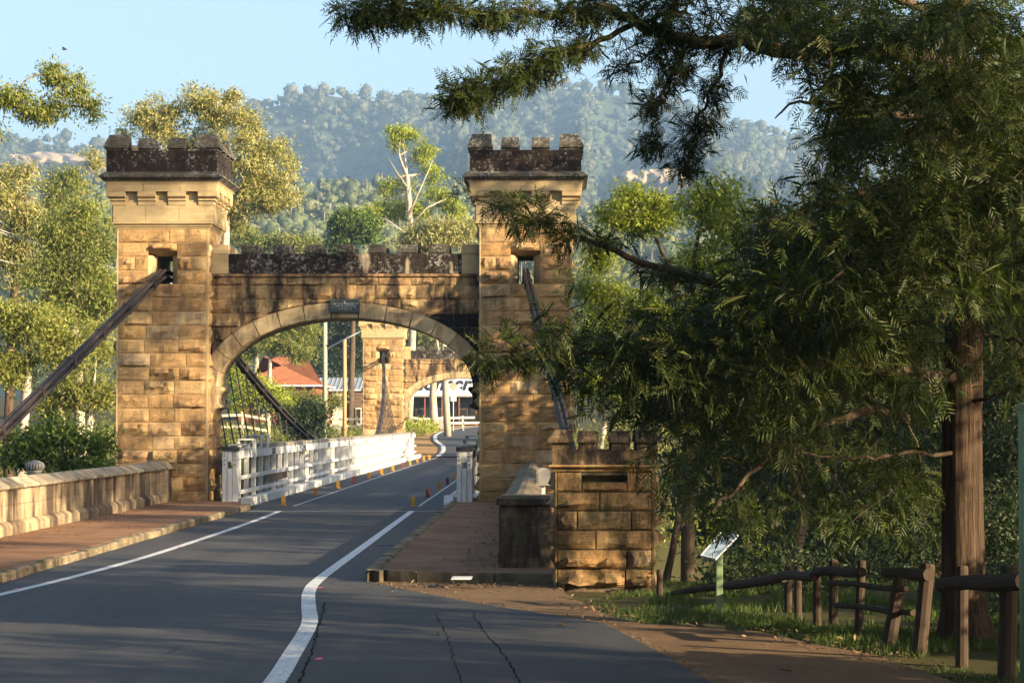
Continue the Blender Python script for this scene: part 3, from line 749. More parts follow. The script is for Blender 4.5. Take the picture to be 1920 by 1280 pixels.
# --- arch wall, local to the gateway: x -3.47..3.47, y .35..1.85
AX, AZ0, AB = 3.28, 3.03, 1.75
def intr(x): return AZ0 + AB * math.sqrt(max(0, 1 - (x / AX) ** 2))
AO = .41
def ell(t, off=0.0):
    x, z = AX * math.cos(t), AB * math.sin(t)
    n = Vector((math.cos(t) / AX, math.sin(t) / AB)).normalized()
    return x + n.x * off, AZ0 + z + n.y * off
ext_pts = sorted(ell(t, AO) for t in np.linspace(0, math.pi, 120))
exx = [p[0] for p in ext_pts]; exz = [p[1] for p in ext_pts]
def ext(x): return float(np.interp(x, exx, exz, left=AZ0, right=AZ0))
m = MB(); xsn = np.linspace(-3.462, 3.462, 61)
for a, b in zip(xsn, xsn[1:]):
    za = max(intr(a) + .2 if abs(a) < AX else AZ0 + .02, 0); zb_ = max(intr(b) + .2 if abs(b) < AX else AZ0 + .02, 0)
    m.prism([(a, za), (b, zb_), (b, 5.858), (a, 5.858)], 'y', .372, 1.83)
aw = place('arch_wall', m.mesh('arch_wall', M['stone_arch']), gate)
nv = 15
for i in range(nv):
    t0, t1 = math.pi * i / nv + .004, math.pi * (i + 1) / nv - .004
    inn = [ell(t) for t in np.linspace(t0, t1, 4)]; out = [ell(t, AO) for t in np.linspace(t1, t0, 4)]
    cl = lambda p: (max(-3.465, min(3.465, p[0])), p[1])
    jit = rng.uniform(-.008, .008)
    poly = [cl(p) for p in inn + out]
    ch = .03
    inn2 = [ell(t, ch) for t in np.linspace(t0, t1, 4)]
    poly2 = [cl(p) for p in inn2 + out]
    mm = MB().loft([[(p[0], .33 + jit, p[1]) for p in poly2], [(p[0], .33 + jit + ch, p[1]) for p in poly], [(p[0], 1.85, p[1]) for p in poly]])
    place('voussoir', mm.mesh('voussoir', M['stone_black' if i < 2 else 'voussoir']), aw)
crs = [5.855, 5.63, 5.27, 4.91, 4.55, 4.19, 3.83, 3.47, 3.05]
rng.seed(5)
for z1, z0 in zip(crs, crs[1:]):
    x = -3.45
    while x < 3.44:
        wv = min(rng.uniform(.55, 1.1), 3.45 - x)
        if 3.45 - (x + wv) < .3: wv = 3.45 - x
        cx = x + wv / 2; zc = (z0 + z1) / 2
        xl = [x, cx, x + wv]
        if min(ext(q) for q in xl) < z1 - .04:
            # trim to where the course stands above the arch ring
            a, b = x, x + wv
            while ext(a) > z1 - .05 and a < b: a += .02
            while ext(b) > z1 - .05 and b > a: b -= .02
            if b - a > .08:
                c2 = (a + b) / 2
                gm = stone_geo(b - a, z1 - z0, rng.randrange(9999), rng.choice([.03, .045, .055]), zb=lambda q, c2=c2, zc=zc: ext(q + c2) + .012 - zc)
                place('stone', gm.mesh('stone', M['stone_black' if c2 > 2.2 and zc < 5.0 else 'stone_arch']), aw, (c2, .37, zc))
        x += wv
# corbels under the springing
for s_ in (-1, 1):
    prof = [(3.48, 2.32), (3.46, 2.34), (3.36, 2.44), (3.2, 2.5), (3.2, 2.55), (3.27, 2.6), (3.285, 2.68), (3.27, 2.82), (3.22, 2.88), (3.17, 2.93), (3.17, 3.0), (3.2, 3.028), (3.48, 3.028)]
    mm = MB().prism([(s_ * a, b) for a, b in prof], 'y', .28, 1.88)
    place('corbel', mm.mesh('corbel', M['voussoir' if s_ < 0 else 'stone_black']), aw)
mm = MB().box(-3.468, 3.468, .30, 1.90, 5.86, 5.90).box(-3.466, 3.466, .315, 1.885, 5.90, 5.932)
place('string_course', mm.mesh('string_course', M['stone_arch']), aw)
pb = MB().bevbox(-.405, .405, 0, .3, 0, .51, .006).mesh('parapet_block', M['lichen_arch'])
mer = MB().frus((-.205, .205, 0, .3), 0, (-.205, .205, 0, .3), .03).frus((-.215, .215, -.03, .33), .03, (-.215, .215, -.03, .33), .2).frus((-.215, .215, -.03, .33), .2, (-.205, .205, .02, .28), .235).mesh('merlon', M['lichen_cap'])
endb = MB().bevbox(-.225, .225, 0, .32, 0, .5, .006).bevbox(-.235, .235, -.02, .34, .505, .745, .012).mesh('end_block', M['ashlar'])
for yy in (.325, 1.575):
    for i in range(8): place('parapet_block', pb, aw, (-2.87 + i * .82, yy, 5.935))
    for i in range(7): place('merlon', mer, aw, (-2.46 + i * .82, yy, 6.447))
    for s_ in (-1, 1): place('end_block', endb, aw, (s_ * 3.228 + (0 if s_ < 0 else .0), yy - .015, 5.934))
mm = MB().box(-3.2, 3.2, .63, 1.57, 5.9, 5.96); place('wall_top', mm.mesh('wall_top', M['lichen']), aw)
pq = MB().bevbox(-.39, .39, .262, .33, 4.93, 5.27, .008); pq.box(-.37, .37, .252, .262, 5.23, 5.25).box(-.37, .37, .252, .262, 4.95, 4.97).box(-.37, -.35, .252, .262, 4.97, 5.23).box(.35, .37, .252, .262, 4.97, 5.23)
pl = place('plaque', pq.mesh('plaque', M['plaque']), gate); pl['label'] = 'small dark plaque with rows of worn letters over the arch crown'
rng.seed(8); mm = MB()
mm.box(-.022, .014, .254, .261, 5.17, 5.222)
for zr, hw_, hh in ((5.135, .32, .036), (5.09, .3, .03), (5.048, .31, .022), (5.005, .17, .02)):
    x = -hw_
    while x < hw_:
        wv = rng.uniform(.012, .026)
        if rng.random() < .86: mm.box(x, x + wv, .2545, .261, zr + rng.uniform(0, .006), zr + hh - rng.uniform(0, .006))
        x += wv + rng.uniform(.006, .012)
place('worn_lettering', mm.mesh('worn_lettering', M['plaquetext']), pl)

gate2 = copy_tree(gate); gate2.location = (-5.25, 135, -.1)
for ch in list(gate2.children):
    if ch.name.startswith('plaque'):
        for c2 in list(ch.children): bpy.data.objects.remove(c2)
        bpy.data.objects.remove(ch)
gate2['label'] = 'far sunlit sandstone gateway seen through the near arch'

# ------------------------------------------------------------------ parapet walls of the approach
def parapet(label, xin, sgn, y0, y1, mats, seed):
    # xin = road-side face of the wall body, sgn = +1 when the wall extends towards -x
    rng.seed(seed)
    root = thing('parapet_wall', label, 'wall', (xin - sgn * .2, y0, 0))
    X_ = lambda d: xin - sgn * d          # d metres into the wall from the road face
    def pr(prof, a, b): return MB().prism([(X_(d), z) for d, z in prof], 'y', a, b)
    pr([(.02, -.3), (.4, -.3), (.4, .92), (.02, .92)], y0 + .02, y1).build('wall_core', M[mats[0]], root)
    plinth = [(-.11, -.1), (.3, -.1), (.3, .35), (-.02, .35), (-.07, .32), (-.11, .27)]
    cop = [(-.07, .925), (-.09, .95), (-.085, .985), (.16, 1.12), (.26, 1.12), (.48, .985), (.48, .925)]
    y = y0; k = 0
    while y < y1 - .05:
        L = min(rng.uniform(1.0, 1.4), y1 - y)
        if y1 - y - L < .4: L = y1 - y
        g_ = .003
        pr(plinth, y + g_, y + L - g_).base_build('plinth_stone', M[mats[0]], root)
        pr([(0, .353), (.3, .353), (.3, .635), (0, .635)], y + g_, y + L - g_).base_build('wall_stone', M[mats[0]], root)
        yo = L * .5
        pr([(.003, .641), (.3, .641), (.3, .92), (.003, .92)], y + g_, y + L - g_).base_build('wall_stone', M[mats[0]], root)
        pr(cop, y + g_, y + L - g_).base_build('coping_stone', M[mats[1]], root)
        y += L; k += 1
    return root
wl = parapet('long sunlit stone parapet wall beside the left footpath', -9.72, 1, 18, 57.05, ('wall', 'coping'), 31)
pier = MB().bevbox(-10.2, -9.62, 57.055, 57.96, -.1, .94, .02); pier.build('end_pier', M['wall'], wl)
MB().frus((-10.28, -9.54, 57.052, 57.97), .945, (-10.1, -9.75, 57.06, 57.97), 1.14).build('pier_cap', M['coping'], wl)
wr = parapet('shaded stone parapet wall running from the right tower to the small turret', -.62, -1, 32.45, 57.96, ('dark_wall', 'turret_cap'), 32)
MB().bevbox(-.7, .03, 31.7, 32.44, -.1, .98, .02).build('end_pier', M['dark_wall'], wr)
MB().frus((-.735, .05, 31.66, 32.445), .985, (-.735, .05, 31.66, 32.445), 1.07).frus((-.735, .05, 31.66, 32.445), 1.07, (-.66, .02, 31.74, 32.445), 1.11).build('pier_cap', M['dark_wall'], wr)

# ------------------------------------------------------------------ small castellated turret over the cable anchorage
TX, TY, TH = .715, 30.17, .635
tur = thing('anchor_turret', 'squat castellated sandstone turret with a dark slot beside the path', 'turret', (TX, TY, 0))
c = TH - .01
m = MB().box(-c, c, -c, c, -.3, 1.36).box(-c, -.29, -c, c, 1.36, 1.45).box(.29, c, -c, c, 1.36, 1.45).box(-.29, .29, -c + .22, c, 1.36, 1.45).box(-c, c, -c, c, 1.45, 1.5)
body = place('turret_body', m.mesh('turret_body', M['dark_wall']), tur)
rng.seed(77)
tc = [0, .24, .49, .74, .99, 1.235, 1.49]
for a_, face in ((0, 'f'), (-math.pi / 2, 'l'), (math.pi / 2, 'r')):
    for k, (z0, z1) in enumerate(zip(tc, tc[1:])):
        inner = 2 * TH - .045; x = -inner / 2
        lay = {0: [.9, inner - .9], 1: [.88, inner - .88], 2: [inner], 3: [.26, .72, inner - .98], 4: [.34 * inner, .66 * inner], 5: [inner]}[(k * 7 + 1) % 6 if face != 'f' else k]
        lay = {0: [.88, inner - .88], 1: [.9, inner - .9], 2: [.5, inner - .5], 3: [.26, .70, inner - .96], 4: [inner * .45, inner * .55], 5: [inner]}[k] if face == 'f' else lay
        for wv in lay:
            if face == 'f' and k == 5:
                for (p0, p1, q0, q1) in ((-inner / 2, -.292, z0, z1), (.292, inner / 2, z0, z1), (-.292, .292, z0, 1.36)):
                    gm = stone_geo(p1 - p0, q1 - q0, rng.randrange(999), .035)
                    place('stone', gm.mesh('stone', M['stone_turret']), tur, ((p0 + p1) / 2, -TH, (q0 + q1) / 2))
                continue
            gm = stone_geo(wv, z1 - z0, rng.randrange(9999), .06)
            place('stone', gm.mesh('stone', M['stone_turret']), tur, Matrix.Rotation(a_, 3, 'Z') @ Vector((x + wv / 2, -TH, (z0 + z1) / 2)), a_)
            x += wv
m = MB(); k = .02
for sx in (-1, 1):
    for sy in (-1, 1): m.box(min(sx * (TH + .002), sx * (TH - k)), max(sx * (TH + .002), sx * (TH - k)), min(sy * (TH + .002), sy * (TH - k)), max(sy * (TH + .002), sy * (TH - k)), 0, 1.489)
place('corner_strip', m.mesh('corner_strip', M['stone_turret']), tur)
sq = lambda h: (-h, h, -h, h)
place('cornice', MB().frus(sq(.65), 1.5, sq(.66), 1.525).frus(sq(.665), 1.525, sq(.71), 1.56).frus(sq(.725), 1.56, sq(.725), 1.585).mesh('cornice', M['stone_turret']), tur)
place('parapet', MB().box(-.68, .68, -.68, -.47, 1.587, 1.77).box(-.68, .68, .47, .68, 1.587, 1.77).box(-.68, -.47, -.468, .468, 1.587, 1.77).box(.47, .68, -.468, .468, 1.587, 1.77).box(-.468, .468, -.468, .468, 1.587, 1.62).mesh('parapet', M['turret_top']), tur)
cap_ = MB().frus((-.12, .12, 0, .21), 0, (-.12, .12, 0, .21), .1).frus((-.135, .135, -.035, .24), .1, (-.135, .135, -.035, .24), .13).frus((-.135, .135, -.035, .24), .13, (-.12, .12, .05, .16), .25).mesh('merlon', M['turret_top'])
ccap = MB().frus((-.13, .13, -.13, .13), 0, (-.13, .13, -.13, .13), .1).frus((-.185, .15, -.185, .15), .1, (-.185, .15, -.185, .15), .13).frus((-.185, .15, -.185, .15), .13, (-.09, .14, -.09, .14), .26).mesh('corner_merlon', M['turret_top'])
def tring(q, a):
    Mx = Matrix.Rotation(a, 3, 'Z')
    for i in (-.21, .21): place('merlon', cap_, tur, Mx @ Vector((i, -.684, 1.772)), a)
    place('corner_merlon', ccap, tur, Mx @ Vector((-.555, -.555, 1.772)), a)
rot4(tring)
# ------------------------------------------------------------------ white timber truss railings
def truss(label, xi, sgn, y0, y1, seed):
    # xi = road-side face, sgn=+1 when the truss extends towards -x
    rng.seed(seed)
    root = thing('truss_railing', label, 'railing', (xi - sgn * .2, y0, 0), 'white bridge trusses')
    def bx(d0, d1, a, b, z0, z1): 
        x0, x1 = sorted((xi - sgn * d0, xi - sgn * d1)); return MB().bevbox(x0, x1, a, b, z0, z1, .006)
    ep = bx(0, .12, y0, y0 + .3, 0, 1.38).build('end_post', M['white'], root)
    bx(.13, .25, y0 - .012, y0 + .29, 0, .95).build('centre_board', M['white'], ep)
    bx(.13, .25, y0, y0 + .29, 1.12, 1.38).build('upper_board', M['white'], ep)
    bx(.26, .38, y0, y0 + .3, 0, 1.38).build('end_board', M['white'], ep)
    bx(-.02, .4, y0 - .03, y0 + .33, 1.385, 1.5).build('post_cap', M['blackiron'], ep)
    m = MB()
    for z in (1.05, 1.16, 1.27, 1.34):
        for d in (.06, .32):
            xc = xi - sgn * d; m.box(xc - .02, xc + .02, y0 - .022, y0 - .001, z - .02, z + .02)
    m.build('bolt_heads', M['shade_grey'], ep)
    # chords and rails in lengths
    def run(nm, d0, d1, z0, z1, seg, mat, gap=.006):
        a = y0 + .31
        while a < y1 - .05:
            b = min(a + seg * rng.uniform(.85, 1.15), y1); bx(d0, d1, a + gap, b - gap, z0, z1).base_build(nm, M[mat], root); a = b
    run('top_chord', .02, .14, 1.19, 1.4, 4.2, 'white')
    run('outer_chord', .26, .38, 1.19, 1.4, 5.0, 'white')
    run('middle_rail', -.03, .02, .66, .76, 5.2, 'white')
    run('lower_rail', -.03, .02, .29, .39, 5.2, 'white')
    run('bottom_chord', .1, .38, -.06, .14, 6, 'white')
    run('kerb_beam', -.32, -.06, .0, .2, 3.3, 'white')
    # upright boards and the panels between them, greyed for shade
    y = y0 + .95; k = 0
    up = MB().bevbox(-.06, .06, -.035, .035, .142, 1.188, .005).mesh('upright_board', M['white'])
    pans = []
    for v in range(5):
        t_ = rng.uniform(-.12, .22); hw = rng.uniform(.38, .56)
        pans.append(MB().prism([(-hw - t_, .142), (hw - t_, .142), (hw + t_, 1.186), (-hw + t_, 1.186)], 'x', -.02, .02).mesh('panel_board', M['shade_grey']))
    capm = [MB().prism([(-.3, 0), (.3, 0), (.27 - q, .11), (-.27, .11)], 'x', -.17, .17).mesh('chord_cap', M['capblock']) for q in (0, .05)]
    while y < y1 - .5:
        place('upright_board', up, root, (0, 0, 0)).location = Vector((xi - sgn * .1, y, 0)) - root.location
        place('panel_board', rng.choice(pans), root).location = Vector((xi - sgn * .235, y + .72, 0)) - root.location
        y += 1.5; k += 1
    y = y0 + 5.2
    while y < y1 - .4:
        place('chord_cap', rng.choice(capm), root).location = Vector((xi - sgn * .2, y, 1.402)) - root.location
        y += .72
    # splice plates with bolts on the top chord
    for yy in np.arange(y0 + 7.6, y1, 8.2):
        sp = bx(.0, .019, yy - .33, yy + .33, 1.21, 1.39).base_build('splice_plate', M['white'], root); m = MB()
        for i in range(6):
            for z in (1.24, 1.3, 1.36):
                xx = sorted((xi + sgn * .022, xi + sgn * .001)); m.box(xx[0], xx[1], yy - .28 + i * .112 - .03, yy - .28 + i * .112 + .03, z - .02, z + .02)
        m.build('bolts', M['blackiron'], sp)
    # hanger bracket boxes on the first bays
    for (yy, L, z0, hh) in ((59.0, 1.2, 1.42, .13), (60.7, .95, 1.41, .27), (62.1, .75, 1.41, .36), (63.5, .9, 1.41, .36)):
        yy += y0 - 57.55
        q = MB(); x0, x1 = sorted((xi - sgn * .03, xi - sgn * .42))
        q.box(x0, x1, yy, yy + L, z0, z0 + .04).box(x0, x1, yy, yy + L, z0 + hh - .04, z0 + hh).box(x0, x0 + .04, yy, yy + L, z0 + .042, z0 + hh - .042).box(x1 - .04, x1, yy + .3, yy + L, z0 + .042, z0 + hh - .042)
        q.base_build('bracket_box', M['white'], root)
    return root
tl = truss('long white timber truss railing on the left of the bridge deck', -7.9, 1, 57.55, 134.5, 51)
MB().obb((-7.93, 66.2, .57), (.012, 0, 0), (0, 2.6, 0), (0, 0, .12)).build('old_plank', M['browntimber'], tl)['label'] = 'dark bare weathered plank behind the rails'
tr = truss('white timber truss railing end with black cap beside the right tower', -2.33, -1, 57.3, 134.5, 52)
# white kerb block and bollard foot near the right post
MB().prism([(57.25, 0), (58.3, 0), (58.3, .26), (57.5, .26), (57.25, .1)], 'x', -2.66, -2.42).build('kerb_end_block', M['white'], tr)

# ------------------------------------------------------------------ suspension cables
def cable_path(side):
    s_ = -1 if side == 'l' else 1
    xc = -5.25
    tow = 4.645
    pts = []
    pts.append(Vector((xc + s_ * (tow + 1.43), 37.4, -.25)))
    pts.append(Vector((xc + s_ * (tow + .84), 46.2, 2.36)))
    pts.append(Vector((xc + s_ * tow, 58.05, 5.92)))
    pts.append(Vector((xc + s_ * tow, 60.35, 5.92)))
    for y in np.arange(63, 133, 2.9):
        u = (y - 97.7) / 37.3
        pts.append(Vector((xc + s_ * (3.05 + 1.55 * u * u), y, .55 + 5.3 * u * u)))
    pts.append(Vector((xc + s_ * tow, 135.05, 5.82))); pts.append(Vector((xc + s_ * tow, 137.4, 5.82)))
    pts.append(Vector((xc + s_ * (tow + 1.4), 158, -.6)))
    return pts
def cable(side, label):
    pts = cable_path(side)
    root = thing('suspension_cable', label, 'cable', pts[0])
    offs = [(-.05, -.085), (.05, -.085), (-.05, .085), (.05, .085)]
    for a, b in offs:
        MB().tube([p + Vector((a, 0, b)) for p in pts], .042, 7).build('wire_rope', M['cable'], root, smooth=True)
    def clampat(p, q, t, big=1.0):
        c = p.lerp(q, t); d = (q - p).normalized(); r_ = d.cross(Vector((0, 0, 1))).normalized(); u = r_.cross(d).normalized()
        m = MB().obb(c, d * .07 * big, r_ * .1, u * .13); m.base_build('clamp', M['cable'], root)
    for i, j, n in ((0, 1, 3), (1, 2, 5), (len(pts) - 2, len(pts) - 1, 6)):
        for k in range(n): clampat(pts[i], pts[j], (k + .5) / n)
    seg = pts[3:-2]
    for i in range(1, len(seg)):
        c = seg[i]; n = (seg[min(i + 1, len(seg) - 1)] - seg[i - 1]).normalized()
        clampat(c - n * .2, c + n * .2, .5, 1.3)
    s_ = -1 if side == 'l' else 1
    ally = np.array([p.y for p in pts[2:-1]]); allx = np.array([p.x for p in pts[2:-1]]); allz = np.array([p.z for p in pts[2:-1]])
    for y in np.arange(61.6, 134, 1.45):
        x, z = np.interp(y, ally, allx), np.interp(y, ally, allz)
        xb = -5.25 + s_ * 3.32
        if z - .1 > .9:
            MB().tube([(x, y, z - .12), (x * .5 + xb * .5, y, (z - .6) / 2), (xb, y, -.62)], .022, 5).build('hanger_rod', M['blackiron'], root)
    return root
cable('l', 'dark rusted suspension cable sloping down left of the left tower'); cable('r', 'dark rusted suspension cable running down in front of the right tower')

# ------------------------------------------------------------------ lane markers on the deck
def marker(x, y, red, label, z=0.0, grp='lane marker posts along the bridge deck'):
    mk = thing('lane_marker', label, 'marker', (x, y, z), grp)
    mt = M['red'] if red else M['yellow']
    MB().lathe([(.085, 0), (.085, .02), (.06, .03)], 10, (x, y, z)).build('base', mt, mk)
    MB().loft([[(x + sx * w_, y + sy * d_, z + h_) for sx, sy in ((-1, -1), (1, -1), (1, 1), (-1, 1))] for w_, d_, h_ in ((.048, .03, .031), (.055, .026, .15), (.055, .022, .21), (.033, .016, .24))]).build('blade', mt, mk)
    return mk
ords = ['first', 'second', 'third', 'fourth', 'fifth', 'sixth', 'seventh', 'eighth', 'ninth', 'tenth', 'eleventh', 'twelfth']
for i, y in enumerate((58, 66, 73, 79, 85.5, 92, 98.6, 105, 110.8, 117, 123, 128.6)):
    red = i in (3, 7); marker(-6.78, y, red, '%s lane marker in the left row, %s from the near arch' % ('dark red' if red else 'yellow', ords[i]))
for i, y in enumerate((57.6, 64.7, 71.5, 77, 83.5, 90)):
    red = i in (1, 3); marker(-3.45, y, red, '%s lane marker in the right row, %s from the near arch' % ('dark red' if red else 'yellow', ords[i]))

# ------------------------------------------------------------------ small things round the approach
lb = thing('meter_box', 'small pale round-topped metal box behind the shaded right wall', 'box', (-.09, 36, .9))
prof = [(-.11, 0), (.11, 0), (.11, .2)] + [(.11 * math.cos(a), .2 + .075 * math.sin(a)) for a in np.linspace(.3, math.pi - .3, 7)] + [(-.11, .2)]
c0 = P(1019, 909, 36)
MB().prism([(c0.x + a, c0.z + b) for a, b in prof], 'y', 35.9, 36.12).build('box_shell', M['metalwhite'], lb)
MB().box(c0.x - .085, c0.x + .085, 35.89, 35.899, c0.z + .03, c0.z + .19).build('door', M['metalwhite'], lb)
MB().box(c0.x - .24, c0.x - .112, 35.98, 36.03, c0.z + .08, c0.z + .11).build('bracket', M['galv'], lb)
MB().box(c0.x - .03, c0.x + .03, 35.97, 36.05, -.3, c0.z - .002).build('stand', M['galv'], lb)

# interpretive sign
sp = G(1349, 1146); sp.z = -.05
sg = thing('information_sign', 'tilted blue-white information panel on a pale green post', 'sign', sp)
MB().bevbox(sp.x - .037, sp.x + .037, sp.y - .037, sp.y + .037, -.1, .66, .004).build('post', M['greenpost'], sg)
corners = [P(1314, 1041, sp.y - .16), P(1342, 1047, sp.y - .28), P(1384, 1003, sp.y + .1), P(1352, 998, sp.y + .26)]
nrm = (corners[1] - corners[0]).cross(corners[3] - corners[0]).normalized()
if nrm.z < 0: nrm = -nrm
m = MB(); m.loft([[q - nrm * .022 for q in corners], corners]); pan = m.build('panel', M['panel'], sg)
def bil(u, v, o=.002): return (corners[0] * (1 - u) * (1 - v) + corners[1] * u * (1 - v) + corners[2] * u * v + corners[3] * (1 - u) * v) + nrm * o
def quad(m, u0, u1, v0, v1): m.add([bil(u0, v0), bil(u1, v0), bil(u1, v1), bil(u0, v1)], [(0, 1, 2, 3)])
m = MB(); quad(m, .03, .97, .86, .98)
for i in range(9): quad(m, .08, .08 + .25 + .1 * (i % 3), .1 + i * .03, .11 + i * .03)
for i in range(5): quad(m, .55, .9 - .08 * (i % 2), .45 + i * .03, .46 + i * .03)
for i in range(14):
    u = .3 + .3 * math.sin(i * .5) * .4; v = .42 + i * .028; quad(m, u, u + .07 + .05 * (i % 3), v, v + .018)
quad(m, .6, .85, .22, .3); quad(m, .35, .5, .25, .32)
m.build('panel_print', M['panelink'], pan)
m = MB()
for a, b in ((0, 1), (1, 2), (2, 3), (3, 0)): m.tube([corners[a], corners[b]], .009, 5)
m.build('panel_rim', M['galv'], pan)

# log fence
fn = thing('log_fence', 'low rustic log post and rail fence on the grass by the big tree', 'fence', (3.0, 24, -.06))
def fpost(px, by, tx, ty, r_):
    b = G(px, by); b.z = -.15; t = P(tx, ty, b.y)
    MB().tube([b, b.lerp(t, .5), t - (t - b).normalized() * .02, t], [r_ * .95, r_ * .9, r_ * .88, r_ * .76], 10).build('post', M['logwood'], fn, smooth=False, origin=b)
    return b, t
posts = [fpost(*a) for a in ((1478, 1137, 1478, 1060, .05), (1496, 1150, 1496, 1060, .048), (1532, 1161, 1532, 1060, .05), (1562, 1165, 1563, 1049, .055), (1609, 1178, 1616, 1050, .05), (1663, 1201, 1690, 1069, .075), (1721, 1216, 1740, 1056, .078), (1803, 1238, 1804, 1060, .062), (1886, 1264, 1893, 1058, .085), (1237, 1114, 1237, 1067, .045))]
def rail(a, ya, b, yb, ra, rb):
    p, q = P(*a, ya), P(*b, yb)
    MB().tube([p, p.lerp(q, .33) + Vector((0, 0, .012)), p.lerp(q, .66) - Vector((0, 0, .008)), q], [ra, ra * .98, rb, rb], 10).build('rail', M['logwood'], fn)
rail((1252, 1114), 29.0, (1470, 1082), 26.2, .04, .055); rail((1466, 1079), 26.25, (1528, 1079), 24.6, .055, .055); rail((1530, 1071), 24.55, (1617, 1072), 23.5, .05, .05)
rail((1556, 1092), 24.3, (1700, 1104), 22.2, .03, .03); rail((1568, 1134), 24.3, (1712, 1148), 22.1, .03, .03); rail((1660, 1073), 22.2, (1742, 1077), 21.3, .05, .06); rail((1764, 1096), 20.25, (1918, 1089), 19.0, .065, .075)
gp = G(1921, 1330); gp = Vector((P(1922, 1000, 17).x, 17, -.06))
po = thing('green_pole', 'pale green pole at the extreme right edge of the picture', 'pole', gp)
MB().tube([gp + Vector((0, 0, -.1)), gp + Vector((0, 0, 2.3))], .045, 14).build('pole_shaft', M['greenpost'], po, smooth=True)
MB().lathe([(.05, 2.3), (.05, 2.33), (.03, 2.35)], 14, gp).build('pole_cap', M['greenpost'], po)

# drain grate, plate, pink marks
dg = thing('drain_grate', 'small slotted iron drain grate in the road by the right kerb', 'drain', (-2.72, 39.6, 0))
MB().box(-2.98, -2.52, 39.3, 39.95, -.04, .006).build('frame', M['blackiron'], dg)
for i in range(7): MB().box(-2.95 + i * .06, -2.92 + i * .06, 39.33, 39.92, .0065, .014).build('bar', M['blackiron'], dg)
cp = G(866, 1083, .12)
cv = thing('service_cover', 'small pale metal cover plate set in the footpath edge', 'cover', (cp.x, cp.y, .115))
MB().box(cp.x - .13, cp.x + .13, cp.y - .25, cp.y + .25, .117, .126).build('plate', M['galv'], cv)
MB().box(cp.x - .1, cp.x + .1, cp.y - .2, cp.y + .2, .1265, .13).build('lid', M['galv'], cv)
for (a, b, lab) in ((598, 1236, 'pink spray dash on the dark patch nearest the camera'), (600, 1102, 'pink spray dash at the bend of the white line'), (696, 1029, 'pink spray dash right of the white line near the drain'), (768, 967, 'pink spray dash where the line reaches the bridge'), (338, 1026, 'pink spray dash beside the left edge line'), (30, 1104, 'pink spray dash at the left picture edge')):
    c = G(a, b); m = MB(); n = 12
    ringp = [(c.x + .036 * math.cos(2 * math.pi * k / n) * rng.uniform(.8, 1.2), c.y + .1 * math.sin(2 * math.pi * k / n) * rng.uniform(.8, 1.2), .0095) for k in range(n)]
    m.add(ringp, [tuple(range(n))]); tag(m.base_build('spray_mark', M['pink']), lab, 'spray mark', 'pink survey marks on the road')

# turbine vent beyond the left wall
v0 = P(65, 882, 47)
tv = thing('turbine_vent', 'white finned turbine roof vent poking above the left wall', 'vent', (v0.x, v0.y, Hs(v0.x, v0.y)))
MB().lathe([(.14, Hs(v0.x, v0.y) - .2 - v0.z), (.14, -.03), (.17, .0)], 16, v0).build('neck', M['metalwhite'], tv, smooth=True)
MB().lathe([(.10, 0), (.15, .05), (.16, .1), (.13, .16), (.06, .2)], 16, v0).build('core', M['browntimber'], tv, smooth=True)
for k in range(20):
    a = 2 * math.pi * k / 20; a2 = a + .22; m = MB()
    rr = [(.15, .0), (.19, .045), (.2, .1), (.175, .155), (.09, .205), (.02, .215)]
    i0 = [(v0.x + r_ * math.cos(a + j * .03), v0.y + r_ * math.sin(a + j * .03), v0.z + z) for j, (r_, z) in enumerate(rr)]
    i1 = [(v0.x + (r_ + .006) * math.cos(a2 + j * .03), v0.y + (r_ + .006) * math.sin(a2 + j * .03), v0.z + z) for j, (r_, z) in enumerate(rr)]
    m.add(i0 + i1, [(j, j + 1, 7 + j, 6 + j) for j in range(5)]); m.build('fin', M['metalwhite'], tv)

# bird
bp = P(121, 93, 120)
bd = thing('bird', 'tiny dark bird flying in the sky at upper left', 'bird', bp)
MB().lathe([(.01, -.14), (.045, -.06), (.05, .03), (.03, .1), (.005, .15)], 8).mesh('b', M['birdmat'])
m = MB(); m.tube([bp + Vector((-.16, 0, .01)), bp + Vector((-.05, 0, 0)), bp + Vector((.06, 0, 0)), bp + Vector((.15, 0, .02))], [.012, .045, .04, .008], 7); m.build('body', M['birdmat'], bd)
for s_ in (-1, 1):
    m = MB(); q = [bp + Vector((-.06, 0, .02)), bp + Vector((.06, 0, .02)), bp + Vector((.0, s_ * .2, .1)), bp + Vector((-.05, s_ * .33, .05)), bp + Vector((-.1, s_ * .2, .08))]
    m.loft([q, [v + Vector((0, 0, .012)) for v in q]]); m.build('wing', M['birdmat'], bd)

# ------------------------------------------------------------------ beyond the far gateway
def gz(x, y): return Hs(x, y)
def pole(px, top, Y, r_, mat, name, label):
    b = P(px, 790, Y); z0 = gz(b.x, Y); t = P(px, top, Y)
    root = thing(name, label, 'pole', (b.x, Y, z0))
    MB().tube([(b.x, Y, z0 - .3), (b.x, Y, (z0 + t.z) / 2), (t.x, Y, t.z)], [r_, r_ * .93, r_ * .85], 12).build('shaft', mat, root, smooth=True)
    return root, t
pr_, t = pole(609, 560, 150, .17, M['pole_grey'], 'power_pole', 'tall grey power pole with a street light arm beyond the bridge')
a0, a1 = P(612, 655, 150), P(680, 620, 148.5)
MB().tube([a0, a0.lerp(a1, .5) + Vector((0, 0, .06)), a1], [.055, .05, .045], 8).build('light_arm', M['galv'], pr_, smooth=True)
MB().obb(a1 + Vector((.3, 0, .0)), (.32, 0, .03), (0, .11, 0), (0, 0, .06)).build('lamp_head', M['galv'], pr_)
ca = P(609, 575, 150)
MB().obb(ca, (.9, .1, 0), (0, .05, 0), (0, 0, .06)).build('crossarm', M['pole_brown'], pr_)
